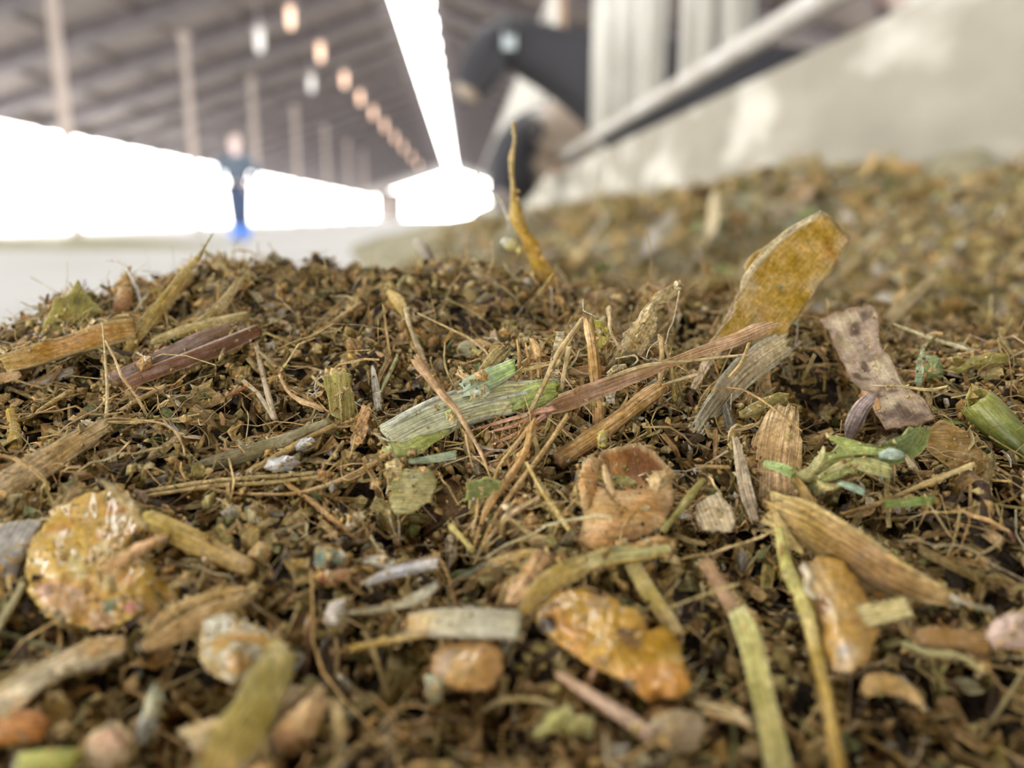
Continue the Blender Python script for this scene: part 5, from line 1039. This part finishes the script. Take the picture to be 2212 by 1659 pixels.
# --- blurred pieces along the bottom edge
K('cream_lump', 'blurred pinkish cream lump at the bottom edge, lower left', 'lump', [(180, 1610), (205, 1575), (255, 1560), (290, 1590), (285, 1640), (240, 1665), (190, 1655)], M_HUSK, s=51.2, dome=1.2, bump=.4, thick=.8, col=(204, 180, 142), col2=[((190, 150, 118), 420.0)], edge=(205, 190, 140))
K('grey_shred', 'blurred grey white shred above the pinkish cream lump', 'splinter', [(300, 1560), (318, 1500), (335, 1475), (350, 1500), (345, 1560), (325, 1600), (290, 1615)], M_HUSK, s=53, dome=.8, bump=.5, thick=.4, jag=6, col=(178, 178, 150), col2=[((196, 198, 190), 420.0)])
K('orange_husk', 'blurred orange brown husk at the lower left edge', 'husk', [(-20, 1560), (20, 1530), (80, 1535), (110, 1560), (90, 1600), (20, 1612), (-20, 1610)], M_LEAF, s=53, dome=.9, thick=.4, col=(170, 118, 62), col2=[((130, 88, 45), 300.0)])
S('green_peg', 'blurred yellow green stalk bit lying along the bottom left edge', 'stalk', [(45, 1650, 49.6), (110, 1642, 49.8), (165, 1640, 50)], [44, 46, 40], M_LEAF, kind='round', M=6, jag=.15, col=(150, 150, 82))
K('pale_husk', 'blurred pale torn husk just left of the bent yellow green grass', 'husk', [(385, 1580), (430, 1560), (490, 1545), (505, 1570), (480, 1610), (460, 1650), (420, 1620)], M_HUSK, s=51.4, dome=.6, bump=.4, thick=.3, jag=6, col=(205, 184, 135), col2=[((190, 165, 120), 300.0)])
K('tan_husk', 'blurred tan husk right of the bent yellow green grass', 'husk', [(575, 1590), (620, 1545), (670, 1500), (700, 1480), (710, 1520), (690, 1580), (650, 1630), (590, 1640)], M_HUSK, s=52.4, dome=1.0, bump=.3, thick=.3, jag=5, col=(190, 158, 112), col2=[((160, 126, 86), 320.0)], edge=(208, 184, 140))
K('grey_tan_flake', 'smooth grey tan flake in the dark at the bottom, right of the pinkish twig', 'flake', [(1392, 1590), (1410, 1550), (1460, 1532), (1510, 1540), (1525, 1580), (1500, 1620), (1440, 1630), (1400, 1618)], M_HUSK, s=53, dome=.5, bump=.15, thick=.3, col=(128, 112, 86), edge=(150, 134, 104))
S('curled_chaff', 'curled tan chaff arching in the dark, lower right', 'chaff', [(1870, 1500, 57), (1885, 1480, 57.2), (1920, 1478, 57.4), (1955, 1490, 57.2), (1995, 1525, 56)], [26, 40, 44, 30, 14], M_HUSK, jag=.4, arch=.3, col=(165, 136, 88))
fibre('thin_straw', 'blurred pale straw slanting left of the pale green strap, at the bottom', 'straw', [(1505, 1518, 55.6), (1560, 1535, 55), (1620, 1562, 54.2)], [18, 18, 14], M=5, col=(170, 150, 108))
# ------------------------------------------------------------------ chaff: what nobody could count, and the loose pieces one can
BW, BH, SC = 553, 415, 4.0
buf = np.full((BH, BW), 9.0)
hv = np.vstack(HERO); hu, hvv, hs_ = project(hv)
okp = (hu > -40) & (hu < 2250) & (hvv > -40) & (hvv < 1700)
iu = np.clip((hu[okp] / SC).astype(int), 0, BW - 1); iv = np.clip((hvv[okp] / SC).astype(int), 0, BH - 1)
for du in (-1, 0, 1):
    for dv in (-1, 0, 1):
        np.minimum.at(buf, (np.clip(iv + dv, 0, BH - 1), np.clip(iu + du, 0, BW - 1)), hs_[okp])
b2 = buf.copy()
for du in range(-2, 3):
    for dv in range(-2, 3):
        b2 = np.minimum(b2, np.roll(np.roll(buf, du, 1), dv, 0))
buf = b2
def hides(P, margin=.0006):
    u, v, s = project(P)
    return s < buf[np.clip((v / SC).astype(int), 0, BH - 1), np.clip((u / SC).astype(int), 0, BW - 1)] + margin

PAL = {
    'tan': ((176, 146, 92), .16), 'straw': ((200, 176, 118), .14), 'brown': ((130, 104, 60), .16), 'dark': ((66, 52, 35), .10),
    'olive': ((138, 122, 72), .16), 'cream': ((206, 190, 150), .06), 'green': ((112, 116, 72), .07), 'grey': ((150, 142, 126), .06), 'amber': ((172, 138, 76), .06), 'rust': ((132, 98, 68), .03)}
PC = np.array([C(*p[0]) for p in PAL.values()]); PW = np.array([p[1] for p in PAL.values()]); PW /= PW.sum()
def palette(n, rg, w=None):
    k = rg.choice(len(PC), n, p=PW if w is None else np.array(w) / np.sum(w))
    return np.clip(PC[k] * .88 * rg.uniform(.6, 1.35, (n, 1)) * (1 + rg.normal(0, .03, (n, 3))), .004, .85)
def normals(x, y, e):
    dx = (H(x + e, y) - H(x - e, y)) / (2 * e); dy = (H(x, y + e) - H(x, y - e)) / (2 * e)
    n = np.stack([-dx, -dy, np.ones_like(dx)], -1)
    return n / np.linalg.norm(n, axis=1)[:, None]
def frames(nrm, rg, tilt, yaw=None):
    n = len(nrm)
    m = nrm + rg.normal(0, 1, (n, 3)) * np.broadcast_to(tilt, (n,))[:, None]; m /= np.linalg.norm(m, axis=1)[:, None]
    r = rg.normal(0, 1, (n, 3)); t = np.cross(m, r); t /= np.linalg.norm(t, axis=1)[:, None]
    # bits lie mostly across the view, a little along the barn
    return t, np.cross(m, t), m
def strips(pos, fr, L, W, T, rg, nseg=3, bend=.25, side=.2, twist=.6, taper=.5, rag=.22):
    n = len(pos); t, s, m = fr; K = nseg + 1
    a = np.linspace(-.5, .5, K)[None]
    tp = rg.uniform(0, 1, (n, 1)) * taper
    w = W[:, None] * (1 - tp * np.abs(2 * a) ** 2) * (1 + rg.normal(0, rag, (n, K)))
    bz = rg.normal(0, bend, (n, 1)) * L[:, None] * (a ** 2 * 4 - .33) * .5 + rg.normal(0, .03, (n, K)) * L[:, None] * (bend > 0)
    bs = rg.normal(0, side, (n, 1)) * L[:, None] * (a ** 2 * 4 - .33) * .5
    tw = rg.normal(0, twist, (n, 1)) * a
    P = pos[:, None] + t[:, None] * (a * L[:, None])[..., None] + m[:, None] * bz[..., None] + s[:, None] * bs[..., None]
    sx = s[:, None] * np.cos(tw)[..., None] + m[:, None] * np.sin(tw)[..., None]; nx = m[:, None] * np.cos(tw)[..., None] - s[:, None] * np.sin(tw)[..., None]
    jag = rg.normal(0, .12, (n, K, 4)) * W[:, None, None] * np.array([1] + [0] * (K - 2) + [1])[None, :, None]
    ring = []
    off = rg.uniform(-.5, .5, (n, 1)) * w
    th = T[:, None] * (1 + rg.normal(0, .2, (n, K)))
    for q, (cx, cz) in enumerate(((.5, 0), (0, .5), (-.5, 0), (0, -.5))):
        ring.append(P + sx * (cx * w + (off * .5 if cz else 0))[..., None] + nx * (cz * th)[..., None] + t[:, None] * jag[:, :, q, None])
    V = np.stack(ring, 2)      # n, K, 4, 3
    k, q = np.meshgrid(np.arange(nseg), np.arange(4), indexing='ij')
    F = np.stack([k * 4 + q, k * 4 + (q + 1) % 4, (k + 1) * 4 + (q + 1) % 4, (k + 1) * 4 + q], -1).reshape(-1, 4)
    F = np.vstack([F, [[3, 2, 1, 0]], [[nseg * 4, nseg * 4 + 1, nseg * 4 + 2, nseg * 4 + 3]]])
    acr = np.stack([w * .5, w * 0, -w * .5, w * 0], -1); alo = np.repeat((a * L[:, None])[..., None], 4, 2)
    fib = np.stack([acr, alo, np.repeat(np.repeat(rg.uniform(0, 50, (n, 1, 1)), K, 1), 4, 2)], -1)
    return V.reshape(n, K * 4, 3), F, fib.reshape(n, K * 4, 3)
def build_stuff(name, V, F, col, fib, mat, label, cat, smooth=False):
    n, k = V.shape[:2]
    faces = (F[None] + (np.arange(n) * k)[:, None, None]).reshape(-1, F.shape[1])
    o = add(name, V.reshape(-1, 3), [faces], mat, np.repeat(col, k, 0), fib.reshape(-1, 3) if fib is not None else None, smooth=smooth)
    return tag(o, label, cat, kind='stuff')
def scatter(n, rg, s0, s1, um=(-260, 2480), pw=1.0):
    """points on the heap seen between depths s0 and s1 (uniform over the ground)"""
    xs, ys, c = [], [], 0
    while c < n:
        s = s0 + (s1 - s0) * rg.uniform(0, 1, n) ** pw; u = rg.uniform(um[0], um[1], n)
        keep = rg.uniform(0, 1, n) < s / s1
        s, u = s[keep], u[keep]
        p = CAM + FWD * s[:, None] * np.array([1, 1, 0]) / math.cos(PITCH) * .99 + RIGHT * ((u - CX) / FPX * s)[:, None]
        xs.append(p[:, 0]); ys.append(p[:, 1]); c += len(s)
    x, y = np.concatenate(xs)[:n], np.concatenate(ys)[:n]
    far = x > .575
    x[far] = .575 - rg.uniform(0, .5, far.sum())
    return x, y
def clean(V, keep_p, rg):
    n, k = V.shape[:2]
    h = hides(V.reshape(-1, 3)).reshape(n, k).any(1)
    return ~h | (rg.uniform(0, 1, n) < keep_p)
def lift_pos(x, y, rg, lo, hi, e):
    nrm = normals(x, y, e)
    return np.stack([x, y, H(x, y)], -1) + nrm * rg.uniform(lo, hi, len(x))[:, None], nrm

def chips(name, n, s0, s1, Lm, Wm, Tm, seed_, label, cat, mat, lift, tilt, w=None, nseg=3, keep=.03, e=.002, pw=1.0, lmax=3.0, dark=1.0, um=(-260, 2480), **kw):
    rg = np.random.default_rng(seed_)
    x, y = scatter(n, rg, s0, s1, um, pw=pw)
    pos, nrm = lift_pos(x, y, rg, lift[0], lift[1], e)
    L = Lm * np.clip(rg.lognormal(0, .5, n), .3, lmax); W = Wm * np.clip(rg.lognormal(0, .45, n), .3, 2.6); T = Tm * rg.uniform(.5, 1.4, n)
    V, F, fib = strips(pos, frames(nrm, rg, tilt), L, W, T, rg, nseg, **kw)
    k = clean(V, keep, rg) if keep < 1 else np.ones(n, bool)
    return build_stuff(name, V[k], F, palette(n, rg, w)[k] * dark, fib[k], mat, label, cat)
mm = .001
#        tan straw brown dark olive cream green grey amber rust
W_DK = [.28, .14, .22, .14, .16, .03, .02, .03, .03, .01]
W_MX = [.30, .24, .14, .07, .15, .07, .03, .04, .05, .01]
W_ST = [.25, .34, .08, .02, .12, .12, .02, .05, .02, .02]
W_FR = [.20, .20, .08, .06, .28, .10, .06, .10, .02, 0]
chips('chaff_bed', 26000, .041, .150, 2.5 * mm, 1.0 * mm, .35 * mm, 1, 'chaff layer with painted crevice shade at the bottom of the near mound', 'chaff', M_CHAFF, (-.6 * mm, .7 * mm), .45, W_DK, keep=.45, dark=.72, nseg=2, taper=.35, rag=.16)  # bed colours darkened to paint shade down in the crevices
chips('chaff_flakes', 13000, .041, .150, 1.9 * mm, .85 * mm, .22 * mm, 2, 'mixed brown and olive chaff flakes covering the near mound', 'chaff', M_LEAF, (.3 * mm, 1.7 * mm), .55, W_MX, nseg=3, taper=.35, rag=.16)
chips('chaff_shreds', 24000, .041, .150, 3.2 * mm, .35 * mm, .16 * mm, 3, 'fine tan shreds of straw matted over the near mound', 'chaff', M_FIB, (.3 * mm, 2.4 * mm), .6, W_ST, bend=.5, side=.4, rag=.15, nseg=4)
chips('chaff_hairs', 11000, .041, .150, 4.4 * mm, .085 * mm, .07 * mm, 4, 'hair thin pale fibres tangled in the near chaff', 'chaff', M_FIB, (.6 * mm, 2.6 * mm), .8, W_ST, bend=.7, side=.6, rag=.1, keep=.12, nseg=5)
def crumbs(name, n, s0, s1, r, seed_, label, lift, w, mat, keep=.05, e=.002):
    rg = np.random.default_rng(seed_); x, y = scatter(n, rg, s0, s1)
    pos, nrm = lift_pos(x, y, rg, lift[0], lift[1], e)
    I = np.array([(1, 0, .1), (0, 1, -.1), (-1, .1, 0), (0, -1, .1), (.1, 0, 1), (0, -.1, -1)])
    IF = np.array([(0, 1, 4), (1, 2, 4), (2, 3, 4), (3, 0, 4), (1, 0, 5), (2, 1, 5), (3, 2, 5), (0, 3, 5)])
    sc = r * np.clip(rg.lognormal(0, .5, n), .3, 3)
    V = I[None] * rg.uniform(.5, 1.3, (n, 6, 1)); t, s_, m_ = frames(nrm, rg, .8)
    V = (V[..., :1] * t[:, None] * 1.3 + V[..., 1:2] * s_[:, None] + V[..., 2:] * m_[:, None] * .7) * sc[:, None, None] + pos[:, None]
    k = clean(V, keep, rg) if keep < 1 else np.ones(n, bool)
    o = build_stuff(name, V[k], IF, palette(n, rg, w)[k], V[k], mat, label, 'crumbs', smooth=True); return o
crumbs('feed_crumbs', 80000, .041, .150, .36 * mm, 5, 'fine crumbs of meal scattered through the near chaff', (.2 * mm, 1.9 * mm), W_MX, M_CHAFF)
rg = np.random.default_rng(77)
hp = hv[rg.integers(0, len(hv), 5200)]; hp = hp + (CAM - hp) / np.linalg.norm(CAM - hp, axis=1)[:, None] * .00008
g_ = (1 + 5 ** .5) / 2
I_ = np.array([(1, 1, 1), (1, -1, -1), (-1, 1, -1), (-1, -1, 1), (-1.2, 0, .2), (.2, 1.3, 0)])
IF_ = np.array([(0, 5, 3), (0, 1, 5), (5, 2, 4), (5, 4, 3), (1, 2, 5), (0, 3, 1), (1, 3, 2), (2, 3, 4)])
V = I_[None] * rg.uniform(.5, 1.2, (len(hp), 6, 1)) * (.00009 * rg.lognormal(0, .5, (len(hp), 1, 1))) + hp[:, None]
V = np.einsum('nij,njk->nik', V - hp[:, None], np.linalg.qr(rg.normal(0, 1, (len(hp), 3, 3)))[0]) + hp[:, None]
build_stuff('meal_dust', V, IF_, palette(len(hp), rg, [.3, .25, .08, .02, .06, .2, .02, .05, .02, 0]), V, M_CHAFF, 'specks of meal dust clinging to the larger stalks and kernels', 'crumbs')
for k_, um_ in enumerate(((-1500, -240), (2460, 3900))):
    sd_ = ('left', 'right')[k_]
    chips('chaff_margin', 7000, .041, .150, 3.0 * mm, 1.3 * mm, .35 * mm, 50 + k_, 'mixed chaff on the near mound just outside the %s edge of the photo' % sd_, 'chaff', M_CHAFF, (-.3 * mm, 1.8 * mm), .55, W_MX, nseg=2, um=um_)
# --- the blurred windrow
chips('windrow_chaff_near', 14000, .15, .62, 7 * mm, 2.6 * mm, .7 * mm, 6, 'blurred chaff bits on the windrow just behind the near mound', 'chaff', M_CHAFF, (-1 * mm, 5 * mm), .6, W_FR, keep=1, dark=.8, e=.004, nseg=2)
chips('windrow_chaff', 16000, .6, 3.2, 22 * mm, 9 * mm, 3 * mm, 7, 'blurred chaff bits along the middle of the windrow', 'chaff', M_CHAFF, (-2 * mm, 12 * mm), .6, W_FR, keep=1, dark=.8, e=.012, nseg=2)

# --- loose pieces one can point at, each an object of its own
def individuals(name, label, cat, group, n, s0, s1, L, W, T, cols, mat, lift, tilt, seed_, nseg=4, um=(0, 2212), keep=0.0, e=.002, names=None, **kw):
    rg = np.random.default_rng(seed_); N = n * 6
    x, y = scatter(N, rg, s0, s1, um)
    pos, nrm = lift_pos(x, y, rg, lift[0], lift[1], e)
    LL = L * np.clip(rg.lognormal(0, .35, N), .5, 2.2); WW = W * np.clip(rg.lognormal(0, .3, N), .5, 1.8); TT = T * rg.uniform(.7, 1.3, N)
    V, F, fib = strips(pos, frames(nrm, rg, tilt), LL, WW, TT, rg, nseg, **kw)
    k = np.where(clean(V, keep, rg) if keep < 1 else np.ones(N, bool))[0]
    pu, pv, _ = project(pos[k]); k = k[(pu > um[0]) & (pu < um[1]) & (pv < 1650)][:n]
    cc = np.array([C(*c) for c in cols])
    for i in k:
        c = cc[rg.integers(len(cc))] * .9 * rg.uniform(.8, 1.2)
        o = add(name, V[i], [F], mat, np.tile(c, (V.shape[1], 1)), fib[i], smooth=False)
        tag(o, label, cat, group)
individuals('loose_straw', 'thin loose pale straw bit lying among the near chaff', 'straw', 'loose pale straw bits on the near mound', 150, .05, .125, 6.5 * mm, .42 * mm, .25 * mm, [(190, 166, 112), (178, 150, 98), (200, 180, 135)], M_FIB, (1.2 * mm, 2.4 * mm), .4, 21, 6, bend=.2, side=.15, rag=.08)
individuals('olive_leaf_bit', 'small ragged olive leaf bit lying among the near chaff', 'leaf', 'small olive leaf bits on the near mound', 110, .048, .125, 3.6 * mm, 2.2 * mm, .2 * mm, [(128, 118, 62), (112, 108, 58), (142, 134, 80)], M_LEAF, (.9 * mm, 1.9 * mm), .45, 22)
individuals('green_leaf_bit', 'small green leaf bit lying among the near chaff', 'leaf', 'small green leaf bits on the near mound', 45, .048, .125, 2.8 * mm, 1.5 * mm, .2 * mm, [(104, 122, 66), (122, 140, 88), (92, 106, 62)], M_LEAF, (1.0 * mm, 2.0 * mm), .5, 23)
individuals('brown_bark_bit', 'small dark brown bark bit lying among the near chaff', 'bark', 'small brown bark bits on the near mound', 110, .048, .125, 3.6 * mm, 1.7 * mm, .5 * mm, [(110, 82, 52), (128, 98, 62), (88, 64, 42)], M_WOODY, (.8 * mm, 1.7 * mm), .45, 24)
individuals('tan_chaff_flake', 'curled tan chaff flake lying among the near chaff', 'chaff', 'curled tan chaff flakes on the near mound', 150, .048, .125, 3.2 * mm, 1.8 * mm, .25 * mm, [(182, 150, 102), (168, 136, 88), (196, 168, 122)], M_CHAFF, (1.0 * mm, 2.1 * mm), .6, 25, bend=.5)
individuals('cream_flake', 'small cream white flake lying among the near chaff', 'chaff', 'small cream flakes on the near mound', 60, .048, .125, 2.4 * mm, 1.3 * mm, .3 * mm, [(212, 200, 165), (205, 198, 180), (196, 186, 158)], M_CHAFF, (1.0 * mm, 2.0 * mm), .5, 26)
individuals('amber_bran_flake', 'small amber bran flake lying among the near chaff', 'bran', 'small amber bran flakes on the near mound', 45, .048, .125, 2.6 * mm, 1.6 * mm, .35 * mm, [(186, 138, 62), (196, 152, 78), (165, 112, 52)], M_CORN, (1.0 * mm, 1.9 * mm), .5, 27)
chips('hay_fibres', 3000, .050, .135, 9.5 * mm, .20 * mm, .13 * mm, 14, 'long pale hay fibres loosely matted on top of the near mound', 'hay', M_FIB, (1.4 * mm, 3.0 * mm), .55, [.3, .6, .02, 0, .04, .12, 0, .02, .02, 0], nseg=7, bend=.35, side=.3, rag=.08, keep=.10)
individuals('beige_chunk', 'blurred beige lump at the front of the near mound, lower left', 'lump', 'blurred beige lumps at the front', 16, .0485, .0575, 5.0 * mm, 2.8 * mm, 1.2 * mm, [(206, 182, 140), (190, 166, 130), (212, 196, 160), (180, 150, 110)], M_HUSK, (1.6 * mm, 2.4 * mm), .4, 33, um=(0, 900), bend=.4)
individuals('hay_strand', 'pale hay strand on the left slope of the near mound', 'straw', 'hay strands on the left slope', 170, .078, .108, 9 * mm, .45 * mm, .25 * mm, [(196, 172, 112), (182, 156, 98), (204, 186, 138)], M_FIB, (1.5 * mm, 3.4 * mm), .9, 31, 7, um=(0, 470), bend=.35, side=.2, rag=.1)
individuals('pale_stalk_chunk', 'blurred pale stalk chunk lying on the windrow behind', 'stalk', 'blurred pale stalk chunks on the windrow', 70, .2, 1.3, 17 * mm, 7 * mm, 3 * mm, [(205, 190, 150), (190, 182, 150), (212, 205, 190), (205, 182, 110)], M_FIB, (2 * mm, 8 * mm), .5, 28, um=(1150, 2212), keep=.5, e=.006)
individuals('green_stalk_chunk', 'blurred green leaf chunk lying on the windrow behind', 'leaf', 'blurred green chunks on the windrow', 40, .2, 1.2, 16 * mm, 7 * mm, 2 * mm, [(128, 138, 92), (150, 156, 105)], M_LEAF, (2 * mm, 7 * mm), .5, 29, um=(1150, 2212), keep=.5, e=.006)
